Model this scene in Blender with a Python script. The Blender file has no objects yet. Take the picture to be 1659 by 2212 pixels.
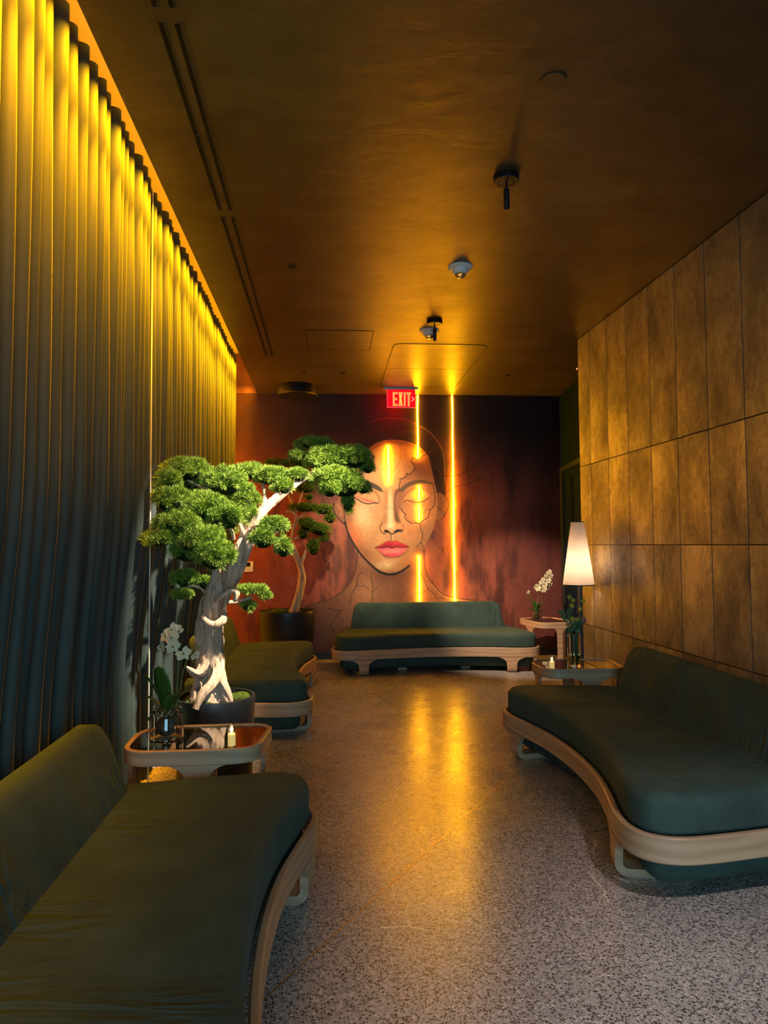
import bpy, math, random
import numpy as np
from mathutils import Matrix, Vector, Euler
from mathutils.geometry import tessellate_polygon

sc = bpy.context.scene
COL = sc.collection
PI = math.pi

# ------------------------------------------------------------------ camera
CAM_F, CAM_CX, CAM_CY, CAM_H = 1533.0, 829.5, 1106.0, 1.4
YAW, PITCH, ROLL = math.radians(-4.62), math.radians(2.64), math.radians(-0.40)
cam_rot = Matrix.Rotation(YAW, 4, 'Z') @ Matrix.Rotation(PI/2 + PITCH, 4, 'X') @ Matrix.Rotation(ROLL, 4, 'Z')
cd = bpy.data.cameras.new('camera')
cam = bpy.data.objects.new('camera', cd)
COL.objects.link(cam)
cam.matrix_world = Matrix.Translation((0, 0, CAM_H)) @ cam_rot
cd.sensor_fit = 'HORIZONTAL'
cd.sensor_width = 36.0
cd.lens = CAM_F / 1659.0 * 36.0
cd.clip_start = 0.05
sc.camera = cam

# ------------------------------------------------------------------ exposure, world, room lights
vs = sc.view_settings
vs.view_transform = 'Standard'
vs.look = 'None'
vs.exposure = 0.0
vs.gamma = 1.0
vs.use_curve_mapping = False

world = bpy.data.worlds.new('world')
sc.world = world
world.use_nodes = True
bgn = world.node_tree.nodes['Background']
bgn.inputs[0].default_value = (0.25, 0.45, 0.75, 1)
bgn.inputs[1].default_value = 0.03

AMBER = (1.0, 0.43, 0.004)
AMBER_COVE = (1.0, 0.37, 0.002)

def area_light(name, loc, target, sx, sy, energy, color, spread=180):
    l = bpy.data.lights.new(name, 'AREA')
    l.shape = 'RECTANGLE'; l.size = sx; l.size_y = sy
    l.energy = energy; l.color = color; l.spread = math.radians(spread)
    o = bpy.data.objects.new(name, l); COL.objects.link(o)
    o.location = loc
    d = Vector(target) - Vector(loc)
    o.rotation_euler = d.to_track_quat('-Z', 'Y').to_euler()
    return o

def spot_light(name, loc, target, energy, color, deg, blend=0.5, r=0.03):
    l = bpy.data.lights.new(name, 'SPOT')
    l.energy = energy; l.color = color
    l.spot_size = math.radians(deg); l.spot_blend = blend; l.shadow_soft_size = r
    o = bpy.data.objects.new(name, l); COL.objects.link(o)
    o.location = loc
    o.rotation_euler = (Vector(target) - Vector(loc)).to_track_quat('-Z', 'Y').to_euler()
    return o

# daylight through the front windows behind the camera
area_light('daylight_front_window', (0.35, -1.9, 1.30), (0.6, 3.2, 0.6), 1.9, 1.7, 52, (0.34, 0.68, 0.90), 130)
# added fill spot with no fitting of its own, brightens the foreground floor
spot_light('floor_fill_spot', (1.6, 0.75, 3.25), (1.45, 1.75, 0.0), 260, (0.95, 0.84, 0.86), 58, 1.0, 0.05)
# amber tape in the curtain cove, lying on the lip and shining down the cloth
def cove(name, tilt, spread, energy, z=3.40, w=8.0):
    o = area_light(name, (-0.873, 4.75, z), (-0.873, 4.75, 0), w, 0.02, energy, AMBER_COVE, spread)
    o.rotation_euler = (Matrix.Rotation(math.radians(tilt), 4, 'Y') @ Matrix.Rotation(PI/2, 4, 'Z')).to_euler()
    o.data.size, o.data.size_y = w, 0.02
cove('cove_light', 13, 26, 190)
cove('cove_light_wide', 40, 110, 200)
cove('cove_light_up', 150, 120, 16, 3.44)

# ceiling spots
spot_light('bonsai_spot', (0.925, 3.55, 3.10), (-0.44, 4.25, 1.50), 1400, (1.0, 0.86, 0.62), 34, 0.7, 0.02)
spot_light('pot_spot', (-0.225, 4.70, 3.28), (-0.75, 6.0, 0.6), 22, (1.0, 0.85, 0.6), 50, 0.5, 0.02)
spot_light('table_spot', (0.913, 5.95, 3.10), (2.35, 8.2, 0.55), 620, (1.0, 0.74, 0.54), 40, 0.6, 0.02)
spot_light('mural_spot', (0.184, 6.2, 3.2), (0.62, 8.8, 1.45), 530, (1.0, 0.82, 0.58), 42, 1.0, 0.03)
spot_light('corner_spot', (-0.241, 7.72, 3.27), (-0.45, 8.6, 1.1), 8, (1.0, 0.60, 0.30), 70, 0.8, 0.03)

# ------------------------------------------------------------------ material helpers
def newmat(name):
    m = bpy.data.materials.new(name); m.use_nodes = True
    nt = m.node_tree
    b = nt.nodes['Principled BSDF']
    return m, nt, b

def N(nt, kind, **kw):
    n = nt.nodes.new(kind)
    for k, v in kw.items():
        if k in n.inputs: n.inputs[k].default_value = v
        else: setattr(n, k, v)
    return n

def ramp(nt, fac, stops):
    r = nt.nodes.new('ShaderNodeValToRGB')
    el = r.color_ramp.elements
    while len(el) < len(stops): el.new(0.5)
    for e, (p, c) in zip(el, stops):
        e.position = p; e.color = (c[0], c[1], c[2], 1)
    nt.links.new(fac, r.inputs[0])
    return r.outputs[0]

def coords(nt, scale=(1, 1, 1), kind='Object', rot=(0, 0, 0)):
    t = nt.nodes.new('ShaderNodeTexCoord'); mp = nt.nodes.new('ShaderNodeMapping')
    mp.inputs['Scale'].default_value = scale; mp.inputs['Rotation'].default_value = rot
    nt.links.new(t.outputs[kind], mp.inputs[0])
    return mp.outputs[0]

def noise(nt, vec, scale, detail=4, rough=0.55, dist=0.0):
    n = N(nt, 'ShaderNodeTexNoise', Scale=scale, Detail=detail, Roughness=rough, Distortion=dist)
    nt.links.new(vec, n.inputs['Vector'])
    return n.outputs[0]

def bump(nt, b, h, strength, dist=0.01, prev=None):
    n = N(nt, 'ShaderNodeBump', Strength=strength, Distance=dist)
    nt.links.new(h, n.inputs['Height'])
    if prev is not None: nt.links.new(prev, n.inputs['Normal'])
    nt.links.new(n.outputs[0], b.inputs['Normal'])
    return n.outputs[0]

def math_node(nt, op, a, b=None):
    n = nt.nodes.new('ShaderNodeMath'); n.operation = op
    for i, v in enumerate((a, b)):
        if v is None: continue
        if isinstance(v, (int, float)): n.inputs[i].default_value = v
        else: nt.links.new(v, n.inputs[i])
    return n.outputs[0]

def simple(name, col, rough=0.5, metal=0.0, spec=0.5, var=0.0, vscale=8.0, bmp=0.0):
    m, nt, b = newmat(name)
    b.inputs['Roughness'].default_value = rough; b.inputs['Metallic'].default_value = metal
    b.inputs['Specular IOR Level'].default_value = spec
    v = coords(nt)
    n = noise(nt, v, vscale)
    lo = tuple(c*(1-var) for c in col); hi = tuple(min(1, c*(1+var)) for c in col)
    nt.links.new(ramp(nt, n, [(0.3, lo), (0.7, hi)]), b.inputs['Base Color'])
    if bmp: bump(nt, b, noise(nt, v, vscale*6), bmp, 0.005)
    return m

def emit(name, col, strength):
    m, nt, b = newmat(name)
    b.inputs['Base Color'].default_value = (col[0], col[1], col[2], 1)
    b.inputs['Emission Color'].default_value = (col[0], col[1], col[2], 1)
    b.inputs['Emission Strength'].default_value = strength
    return m

M = {}
# polished terrazzo
def mk_floor():
    m, nt, b = newmat('terrazzo')
    v = coords(nt)
    dn = N(nt, 'ShaderNodeTexNoise', Scale=40.0, Detail=2.0)
    nt.links.new(v, dn.inputs['Vector'])
    mix = nt.nodes.new('ShaderNodeVectorMath'); mix.operation = 'MULTIPLY_ADD'
    mix.inputs[1].default_value = (0.014, 0.014, 0.014)
    nt.links.new(dn.outputs['Color'], mix.inputs[0]); nt.links.new(v, mix.inputs[2])
    vo = N(nt, 'ShaderNodeTexVoronoi', Scale=105.0); nt.links.new(mix.outputs[0], vo.inputs['Vector'])
    vo2 = N(nt, 'ShaderNodeTexVoronoi', Scale=215.0); nt.links.new(mix.outputs[0], vo2.inputs['Vector'])
    sep = nt.nodes.new('ShaderNodeSeparateColor'); nt.links.new(vo.outputs['Color'], sep.inputs[0])
    sep2 = nt.nodes.new('ShaderNodeSeparateColor'); nt.links.new(vo2.outputs['Color'], sep2.inputs[0])
    chip = math_node(nt, 'LESS_THAN', vo.outputs['Distance'], 0.48)
    dark = math_node(nt, 'MULTIPLY', chip, math_node(nt, 'GREATER_THAN', sep.outputs[0], 0.56))
    dark2 = math_node(nt, 'MULTIPLY', math_node(nt, 'LESS_THAN', vo2.outputs['Distance'], 0.5), math_node(nt, 'GREATER_THAN', sep2.outputs[1], 0.58))
    lite = math_node(nt, 'MULTIPLY', chip, math_node(nt, 'LESS_THAN', sep.outputs[0], 0.20))
    base = ramp(nt, noise(nt, v, 1.3, 4), [(0.3, (0.36, 0.325, 0.30)), (0.7, (0.46, 0.42, 0.39))])
    def mx(f, a, c):
        q = nt.nodes.new('ShaderNodeMix'); q.data_type = 'RGBA'
        nt.links.new(f, q.inputs[0]); nt.links.new(a, q.inputs[6]); q.inputs[7].default_value = (c[0], c[1], c[2], 1)
        return q.outputs[2]
    c = mx(dark, base, (0.07, 0.06, 0.055)); c = mx(dark2, c, (0.17, 0.15, 0.135)); c = mx(lite, c, (0.60, 0.54, 0.48))
    # fine pale crack veins near the middle of the room
    vc = N(nt, 'ShaderNodeTexVoronoi', Scale=0.62); vc.feature = 'DISTANCE_TO_EDGE'
    wn = N(nt, 'ShaderNodeTexNoise', Scale=3.5, Detail=6.0); nt.links.new(v, wn.inputs['Vector'])
    mm = nt.nodes.new('ShaderNodeVectorMath'); mm.operation = 'MULTIPLY_ADD'; mm.inputs[1].default_value = (0.3, 0.3, 0)
    nt.links.new(wn.outputs['Color'], mm.inputs[0]); nt.links.new(v, mm.inputs[2]); nt.links.new(mm.outputs[0], vc.inputs['Vector'])
    crack = math_node(nt, 'MULTIPLY', math_node(nt, 'LESS_THAN', vc.outputs['Distance'], 0.0028), math_node(nt, 'GREATER_THAN', noise(nt, v, 1.1, 2), 0.60))
    c = mx(crack, c, (0.66, 0.60, 0.50))
    nt.links.new(c, b.inputs['Base Color'])
    # worn polish: roughness wanders, fine scratches
    rr = nt.nodes.new('ShaderNodeMapRange'); rr.inputs['To Min'].default_value = 0.15; rr.inputs['To Max'].default_value = 0.40
    nt.links.new(noise(nt, v, 2.2, 6, 0.65), rr.inputs[0]); nt.links.new(rr.outputs[0], b.inputs['Roughness'])
    b.inputs['Specular IOR Level'].default_value = 0.75
    bp = bump(nt, b, noise(nt, v, 3.0, 5, 0.6), 0.06, 0.02)
    bump(nt, b, noise(nt, coords(nt, (160, 9, 1), rot=(0, 0, 0.5)), 1.0, 2), 0.03, 0.002, bp)
    return m
M['floor'] = mk_floor()

def mk_ceiling():
    m, nt, b = newmat('bronze_plaster')
    v = coords(nt)
    s = coords(nt, (1.0, 1.7, 1))
    c = ramp(nt, noise(nt, s, 2.4, 8, 0.62, 0.6), [(0.3, (0.10, 0.07, 0.034)), (0.55, (0.145, 0.102, 0.05)), (0.8, (0.19, 0.136, 0.07))])
    nt.links.new(c, b.inputs['Base Color'])
    rr = nt.nodes.new('ShaderNodeMapRange'); rr.inputs['To Min'].default_value = 0.34; rr.inputs['To Max'].default_value = 0.5
    nt.links.new(noise(nt, v, 3.0, 6), rr.inputs[0]); nt.links.new(rr.outputs[0], b.inputs['Roughness'])
    b.inputs['Specular IOR Level'].default_value = 0.6; b.inputs['Metallic'].default_value = 0.6
    bump(nt, b, noise(nt, s, 4.0, 9, 0.62, 1.2), 0.22, 0.02)
    return m
M['ceiling'] = mk_ceiling()

def mk_bronze():
    m, nt, b = newmat('patinated_bronze_panels')
    v = coords(nt, (1, 1.0, 0.6))
    g = nt.nodes.new('ShaderNodeNewGeometry')
    off = nt.nodes.new('ShaderNodeVectorMath'); off.operation = 'MULTIPLY_ADD'; off.inputs[1].default_value = (13, 7, 9)
    cmb = nt.nodes.new('ShaderNodeCombineXYZ')
    for i in range(3): nt.links.new(g.outputs['Random Per Island'], cmb.inputs[i])
    nt.links.new(cmb.outputs[0], off.inputs[0]); nt.links.new(v, off.inputs[2])
    big = noise(nt, off.outputs[0], 2.6, 5, 0.6, 0.5)
    fine = noise(nt, off.outputs[0], 11.0, 7, 0.6, 2.6)
    mix = math_node(nt, 'ADD', math_node(nt, 'MULTIPLY', big, 0.68), math_node(nt, 'MULTIPLY', fine, 0.32))
    c = ramp(nt, mix, [(0.36, (0.14, 0.12, 0.105)), (0.50, (0.26, 0.225, 0.185)), (0.64, (0.46, 0.40, 0.29))])
    nt.links.new(c, b.inputs['Base Color'])
    b.inputs['Metallic'].default_value = 0.55
    rr = nt.nodes.new('ShaderNodeMapRange'); rr.inputs[1].default_value = 0.35; rr.inputs[2].default_value = 0.65
    rr.inputs['To Min'].default_value = 0.62; rr.inputs['To Max'].default_value = 0.38
    nt.links.new(mix, rr.inputs[0]); nt.links.new(rr.outputs[0], b.inputs['Roughness'])
    bump(nt, b, fine, 0.35, 0.01)
    return m
M['bronze'] = mk_bronze()

def mk_velvet(name, col, wr=0.25):
    m, nt, b = newmat(name)
    v = coords(nt)
    lo = tuple(c*0.8 for c in col); hi = tuple(c*1.25 for c in col)
    nt.links.new(ramp(nt, noise(nt, v, 5.0, 5, 0.6), [(0.3, lo), (0.7, hi)]), b.inputs['Base Color'])
    b.inputs['Roughness'].default_value = 0.85; b.inputs['Specular IOR Level'].default_value = 0.2
    b.inputs['Sheen Weight'].default_value = 0.05; b.inputs['Sheen Roughness'].default_value = 0.4
    b.inputs['Sheen Tint'].default_value = (0.4, 0.7, 0.6, 1)
    # soft creases in patches
    w = coords(nt, (15.0, 2.4, 5.0), rot=(0, 0, 0.15))
    wv = noise(nt, w, 1.0, 2, 0.4, 1.5)
    mask = nt.nodes.new('ShaderNodeMapRange'); mask.inputs[1].default_value = 0.52; mask.inputs[2].default_value = 0.66
    nt.links.new(noise(nt, v, 1.7, 1), mask.inputs[0])
    h = math_node(nt, 'MULTIPLY', wv, mask.outputs[0])
    b1 = bump(nt, b, h, wr, 0.03)
    bump(nt, b, noise(nt, v, 400, 2), 0.15, 0.001, b1)
    return m
M['sofa'] = mk_velvet('green_velvet_upholstery', (0.042, 0.072, 0.060), 0.85)

def mk_curtain():
    m, nt, b = newmat('teal_velvet_curtain')
    v = coords(nt, (1, 1, 0.25))
    nt.links.new(ramp(nt, noise(nt, v, 9.0, 5, 0.6), [(0.3, (0.024, 0.042, 0.042)), (0.7, (0.044, 0.064, 0.060))]), b.inputs['Base Color'])
    b.inputs['Roughness'].default_value = 0.7; b.inputs['Specular IOR Level'].default_value = 0.3
    b.inputs['Sheen Weight'].default_value = 0.08; b.inputs['Sheen Roughness'].default_value = 0.35
    bump(nt, b, noise(nt, v, 60, 4), 0.08, 0.003)
    return m
M['curtain'] = mk_curtain()

def mk_wood(name, c0, c1, sc_=(3, 3, 40)):
    m, nt, b = newmat(name)
    v = coords(nt, sc_)
    n1 = noise(nt, v, 1.0, 6, 0.6, 0.8)
    wv = N(nt, 'ShaderNodeTexWave', Scale=1.3, Distortion=9.0, Detail=2.0); wv.bands_direction = 'Z'
    wv.inputs['Detail Scale'].default_value = 1.0
    nt.links.new(coords(nt, (1.0, 1.0, 4.5)), wv.inputs['Vector'])
    mix = math_node(nt, 'ADD', math_node(nt, 'MULTIPLY', n1, 0.5), math_node(nt, 'MULTIPLY', wv.outputs['Fac'], 0.5))
    nt.links.new(ramp(nt, mix, [(0.2, c0), (0.75, c1)]), b.inputs['Base Color'])
    b.inputs['Roughness'].default_value = 0.42
    bump(nt, b, n1, 0.05, 0.002)
    return m
M['oak'] = mk_wood('light_oak', (0.40, 0.255, 0.15), (0.52, 0.345, 0.205), (1.2, 1.2, 22))
M['black'] = simple('satin_black_metal', (0.012, 0.012, 0.014), 0.4, 0.3, 0.5, 0.2)
M['pot'] = simple('matte_black_pot', (0.016, 0.018, 0.022), 0.42, 0.0, 0.5, 0.2, 20)
M['white_plastic'] = simple('white_plastic', (0.78, 0.80, 0.85), 0.35, 0, 0.5, 0.03)
M['navy'] = simple('navy_paint', (0.003, 0.010, 0.030), 0.8, 0, 0.08, 0.15, 3)
M['jamb'] = simple('greenish_jamb_paint', (0.014, 0.020, 0.020), 0.5, 0, 0.4, 0.1, 3)
M['recess'] = simple('warm_white_plaster', (0.72, 0.66, 0.5), 0.7, 0, 0.3, 0.05)
M['darkwall'] = simple('dark_plaster', (0.05, 0.045, 0.045), 0.7, 0, 0.3, 0.1, 4)
M['umber'] = simple('umber_wall_paint', (0.16, 0.07, 0.03), 0.6, 0, 0.3, 0.3, 5)
M['baseb'] = simple('dark_baseboard', (0.03, 0.025, 0.03), 0.5, 0, 0.4, 0.1)
M['brass'] = simple('brass_joint', (0.5, 0.33, 0.16), 0.35, 0.8, 0.5, 0.1)
M['led'] = emit('amber_led', (1.0, 0.44, 0.004), 132)
M['flame'] = emit('candle_flame', (1.0, 0.62, 0.16), 18)
M['slot'] = simple('diffuser_slot_black', (0.004, 0.004, 0.004), 0.6, 0, 0.2, 0.1)
M['slotedge'] = simple('diffuser_edge', (0.10, 0.09, 0.075), 0.35, 0.6, 0.5, 0.1)
M['soil'] = simple('dark_soil', (0.02, 0.014, 0.01), 0.95, 0, 0.1, 0.4, 40, 0.6)
M['twig'] = simple('dark_twigs', (0.012, 0.022, 0.006), 0.95, 0, 0.1, 0.3, 30)
M['moss'] = simple('moss', (0.06, 0.085, 0.012), 0.95, 0, 0.1, 0.5, 40, 0.8)
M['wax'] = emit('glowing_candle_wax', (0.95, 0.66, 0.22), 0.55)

def mk_bark():
    m, nt, b = newmat('weathered_juniper_wood')
    v = coords(nt, (26, 26, 3.0))
    n1 = noise(nt, v, 1.0, 6, 0.6, 1.0)
    nt.links.new(ramp(nt, n1, [(0.30, (0.20, 0.11, 0.065)), (0.44, (0.58, 0.39, 0.27)), (0.7, (0.74, 0.54, 0.40))]), b.inputs['Base Color'])
    b.inputs['Roughness'].default_value = 0.8
    bump(nt, b, n1, 0.9, 0.02)
    return m
M['bark'] = mk_bark()

def mk_leaf(name, lo, hi, rough=0.6, trans=0.0):
    m, nt, b = newmat(name)
    g = nt.nodes.new('ShaderNodeNewGeometry')
    nt.links.new(ramp(nt, g.outputs['Random Per Island'], [(0.0, lo), (1.0, hi)]), b.inputs['Base Color'])
    b.inputs['Roughness'].default_value = rough
    b.inputs['Specular IOR Level'].default_value = 0.3
    return m
M['needle'] = mk_leaf('juniper_foliage', (0.08, 0.15, 0.012), (0.32, 0.45, 0.06))
M['needle2'] = mk_leaf('juniper_foliage_olive', (0.06, 0.12, 0.006), (0.17, 0.25, 0.015))
M['leaf'] = mk_leaf('orchid_leaf', (0.03, 0.09, 0.012), (0.05, 0.12, 0.02), 0.3)
M['sprig'] = mk_leaf('green_sprig', (0.05, 0.17, 0.07), (0.20, 0.42, 0.22), 0.5)
M['stem'] = mk_leaf('flower_stem', (0.10, 0.14, 0.04), (0.14, 0.2, 0.06), 0.5)
M['petal'] = mk_leaf('white_orchid_petal', (0.66, 0.57, 0.34), (0.78, 0.70, 0.46), 0.5)
M['billy'] = simple('yellow_ball_flower', (0.62, 0.62, 0.09), 0.9, 0, 0.1, 0.3, 120, 1.0)
M['pinkflower'] = simple('dusty_pink_bloom', (0.45, 0.20, 0.14), 0.9, 0, 0.1, 0.4, 60, 1.0)

def mk_glass(name, tint, rough=0.0):
    m, nt, b = newmat(name)
    b.inputs['Base Color'].default_value = (*tint, 1)
    b.inputs['Transmission Weight'].default_value = 1.0
    b.inputs['Roughness'].default_value = rough
    b.inputs['IOR'].default_value = 1.45
    return m
M['glass'] = mk_glass('clear_glass', (0.95, 0.97, 0.96))
M['smoked'] = mk_glass('smoked_glass', (0.42, 0.38, 0.30), 0.015)
M['water'] = mk_glass('yellowish_water', (0.95, 0.86, 0.45))

def mk_shade():
    m, nt, b = newmat('white_fabric_lampshade')
    out = nt.nodes['Material Output']
    nt.nodes.remove(b)
    d = N(nt, 'ShaderNodeBsdfDiffuse'); d.inputs[0].default_value = (0.85, 0.80, 0.74, 1)
    t = N(nt, 'ShaderNodeBsdfTranslucent'); t.inputs[0].default_value = (0.9, 0.80, 0.68, 1)
    mx = nt.nodes.new('ShaderNodeMixShader'); mx.inputs[0].default_value = 0.6
    nt.links.new(d.outputs[0], mx.inputs[1]); nt.links.new(t.outputs[0], mx.inputs[2])
    nt.links.new(mx.outputs[0], out.inputs[0])
    return m
M['shade'] = mk_shade()

# ------------------------------------------------------------------ mesh helpers
class MB:
    def __init__(self): self.v = []; self.f = []
    def add(self, vs, fs):
        o = len(self.v); self.v += [tuple(p) for p in vs]; self.f += [tuple(i+o for i in f) for f in fs]; return self
    def box(self, x0, x1, y0, y1, z0, z1, mtx=None):
        vs = [(x, y, z) for z in (z0, z1) for y in (y0, y1) for x in (x0, x1)]
        if mtx is not None: vs = [tuple(mtx @ Vector(p)) for p in vs]
        return self.add(vs, [(0, 2, 3, 1), (4, 5, 7, 6), (0, 1, 5, 4), (2, 6, 7, 3), (0, 4, 6, 2), (1, 3, 7, 5)])
    def bbox(self, x0, x1, y0, y1, z0, z1, r=0.004):
        pts = [(x0, y0), (x1, y0), (x1, y1), (x0, y1)]
        return self.slab(round_poly(pts, min(r*1.5, (x1-x0)/3, (y1-y0)/3), 3), z0, z1, min(r, (z1-z0)/3), 2)
    def slab(self, outl, z0, z1, r, seg=4, rb=None):
        """outline (ccw) extruded z0..z1 with rounded top and bottom edges"""
        rb = r if rb is None else rb
        pts = np.array(outl, float); n = len(pts)
        nx = outline_normals(pts)
        rings = []
        for k in range(seg+1):
            a = PI/2*k/seg
            rings.append((pts - nx*(rb*(1-math.sin(a))), z0 + rb*(1-math.cos(a))))
        for k in range(seg+1):
            a = PI/2*k/seg
            rings.append((pts - nx*(r*(1-math.cos(a))), z1 - r*(1-math.sin(a))))
        o = len(self.v)
        for p, z in rings:
            for q in p: self.v.append((q[0], q[1], z))
        for i in range(len(rings)-1):
            for j in range(n):
                a = o+i*n+j; b2 = o+i*n+(j+1) % n
                self.f.append((a, b2, b2+n, a+n))
        for idx, flip in ((0, True), (len(rings)-1, False)):
            p = [Vector((q[0], q[1], 0)) for q in rings[idx][0]]
            for t in tessellate_polygon([p]):
                t = tuple(o+idx*n+i for i in t)
                a, b2, c = (self.v[i] for i in t)
                s = (b2[0]-a[0])*(c[1]-a[1]) - (b2[1]-a[1])*(c[0]-a[0])
                if (s < 0) != flip: t = t[::-1]
                self.f.append(t)
        return self
    def tube(self, pts, rad, n=10, cap=True):
        pts = [Vector(p) for p in pts]
        if not hasattr(rad, '__len__'): rad = [rad]*len(pts)
        o = len(self.v)
        t0 = (pts[1]-pts[0]).normalized()
        up = Vector((0, 0, 1)) if abs(t0.z) < 0.9 else Vector((1, 0, 0))
        u = t0.cross(up).normalized()
        for i, p in enumerate(pts):
            t = (pts[min(i+1, len(pts)-1)] - pts[max(i-1, 0)]).normalized()
            u = (u - t*u.dot(t)).normalized(); w = t.cross(u)
            for k in range(n):
                a = 2*PI*k/n
                self.v.append(tuple(p + (u*math.cos(a)+w*math.sin(a))*rad[i]))
        for i in range(len(pts)-1):
            for k in range(n):
                a = o+i*n+k; b2 = o+i*n+(k+1) % n
                self.f.append((a, b2, b2+n, a+n))
        if cap:
            self.f.append(tuple(o+k for k in range(n))[::-1])
            self.f.append(tuple(o+(len(pts)-1)*n+k for k in range(n)))
        return self
    def cyl(self, p0, p1, r0, r1=None, n=24): return self.tube([p0, p1], [r0, r0 if r1 is None else r1], n)
    def lathe(self, prof, c=(0, 0, 0), n=40, sx=1, sy=1):
        """profile of (r, z); closed when first/last r are 0"""
        o = len(self.v)
        for r, z in prof:
            for k in range(n):
                a = 2*PI*k/n
                self.v.append((c[0]+r*sx*math.cos(a), c[1]+r*sy*math.sin(a), c[2]+z))
        for i in range(len(prof)-1):
            for k in range(n):
                a = o+i*n+k; b2 = o+i*n+(k+1) % n
                self.f.append((a, b2, b2+n, a+n))
        return self
    def ball(self, c, rx, ry=None, rz=None, n=16, m=10):
        ry = rx if ry is None else ry; rz = rx if rz is None else rz
        o = len(self.v)
        for i in range(m+1):
            t = PI*(i+0.001)/(m+0.002)
            for k in range(n):
                a = 2*PI*k/n
                self.v.append((c[0]+rx*math.sin(t)*math.cos(a), c[1]+ry*math.sin(t)*math.sin(a), c[2]-rz*math.cos(t)))
        for i in range(m):
            for k in range(n):
                a = o+i*n+k; b2 = o+i*n+(k+1) % n
                self.f.append((a, b2, b2+n, a+n))
        return self
    def xf(self, mtx):
        self.v = [tuple(mtx @ Vector(p)) for p in self.v]; return self
    def build(self, name, mat, parent=None, smooth=True, loc=None, angle=38):
        me = bpy.data.meshes.new(name)
        me.from_pydata(self.v, [], self.f); me.validate(); me.update()
        if smooth:
            me.shade_smooth(); me.set_sharp_from_angle(angle=math.radians(angle))
        me.materials.append(mat)
        o = bpy.data.objects.new(name, me); COL.objects.link(o)
        if loc is not None: o.location = loc
        if parent is not None: o.parent = parent
        return o

def outline_normals(pts):
    d = np.roll(pts, -1, 0) - np.roll(pts, 1, 0)
    d /= np.linalg.norm(d, axis=1)[:, None] + 1e-9
    return np.stack([d[:, 1], -d[:, 0]], 1)

def round_poly(pts, r, seg=6):
    out = []
    n = len(pts)
    for i in range(n):
        p0, p1, p2 = (Vector(pts[(i+k) % n]) for k in (-1, 0, 1))
        rr = r[i] if hasattr(r, '__len__') else r
        a = (p0-p1); b = (p2-p1); la, lb = a.length, b.length
        rr = min(rr, la*0.49, lb*0.49)
        A = p1 + a.normalized()*rr; B = p1 + b.normalized()*rr
        for k in range(seg+1):
            t = k/seg
            q = A*(1-t)**2 + p1*2*t*(1-t) + B*t*t
            out.append((q.x, q.y))
    return out

def catmull(P, seg=6, closed=True):
    P = [np.array(p, float) for p in P]; n = len(P); out = []
    rng_ = range(n if closed else n-1)
    for i in rng_:
        if closed: a, b, c, d = P[(i-1) % n], P[i], P[(i+1) % n], P[(i+2) % n]
        else: a, b, c, d = P[max(i-1, 0)], P[i], P[i+1], P[min(i+2, n-1)]
        for k in range(seg):
            t = k/seg
            out.append(0.5*((2*b)+(c-a)*t+(2*a-5*b+4*c-d)*t*t+(3*b-a-3*c+d)*t**3))
    if not closed: out.append(P[-1])
    return out

def thing(name, label, cat, loc=(0, 0, 0), rz=0, group=None):
    o = bpy.data.objects.new(name, None); COL.objects.link(o)
    o.empty_display_size = 0.1
    o.location = loc; o.rotation_euler = (0, 0, rz)
    return tag(o, label, cat, group)
def tag(o, label=None, cat=None, group=None, kind=None):
    if label: o['label'] = label
    if cat: o['category'] = cat
    if group: o['group'] = group
    if kind: o['kind'] = kind
    return o
def struct(o): o['kind'] = 'structure'; return o
def copy_tree(o, parent=None):
    c = o.copy(); COL.objects.link(c)
    if parent is not None: c.parent = parent
    for ch in list(o.children): copy_tree(ch, c)
    return c

# ================================================================== THE ROOM
ZC = 3.29; YB = 8.82; XL = -1.25; LIP = -0.856; REAR = -2.7
struct(MB().box(-1.4, 3.6, REAR, YB+0.15, -0.12, 0).build('floor', M['floor'], smooth=False))
# brass joint laid in the terrazzo
jp = [(-0.62, 1.66), (0.231, 3.009), (0.64, 3.583), (1.45, 4.83)]
a = Vector((-0.9, 1.20, 0)); b_ = Vector((1.55, 4.98, 0)); d = (b_-a).normalized(); nrm = Vector((-d.y, d.x, 0))*0.003
mb = MB()
vs_ = []
for z in (-0.004, 0.0008):
    for p in (a-nrm, b_-nrm, b_+nrm, a+nrm): vs_.append((p.x, p.y, z))
mb.add(vs_, [(3, 2, 1, 0), (4, 5, 6, 7), (0, 1, 5, 4), (1, 2, 6, 5), (2, 3, 7, 6), (3, 0, 4, 7)])
struct(mb.build('trim_1', M['brass'], smooth=False))
# ceiling slab with the recess behind its left edge
struct(MB().box(LIP, 3.6, REAR, YB+0.15, ZC, ZC+0.12).build('ceiling', M['ceiling'], smooth=False))
struct(MB().box(XL-0.15, LIP+0.05, REAR, YB+0.15, 3.78, 3.86).box(LIP-0.0, LIP+0.04, REAR, YB+0.15, ZC+0.1201, 3.78).build('ceiling_recess', M['recess'], smooth=False))
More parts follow.
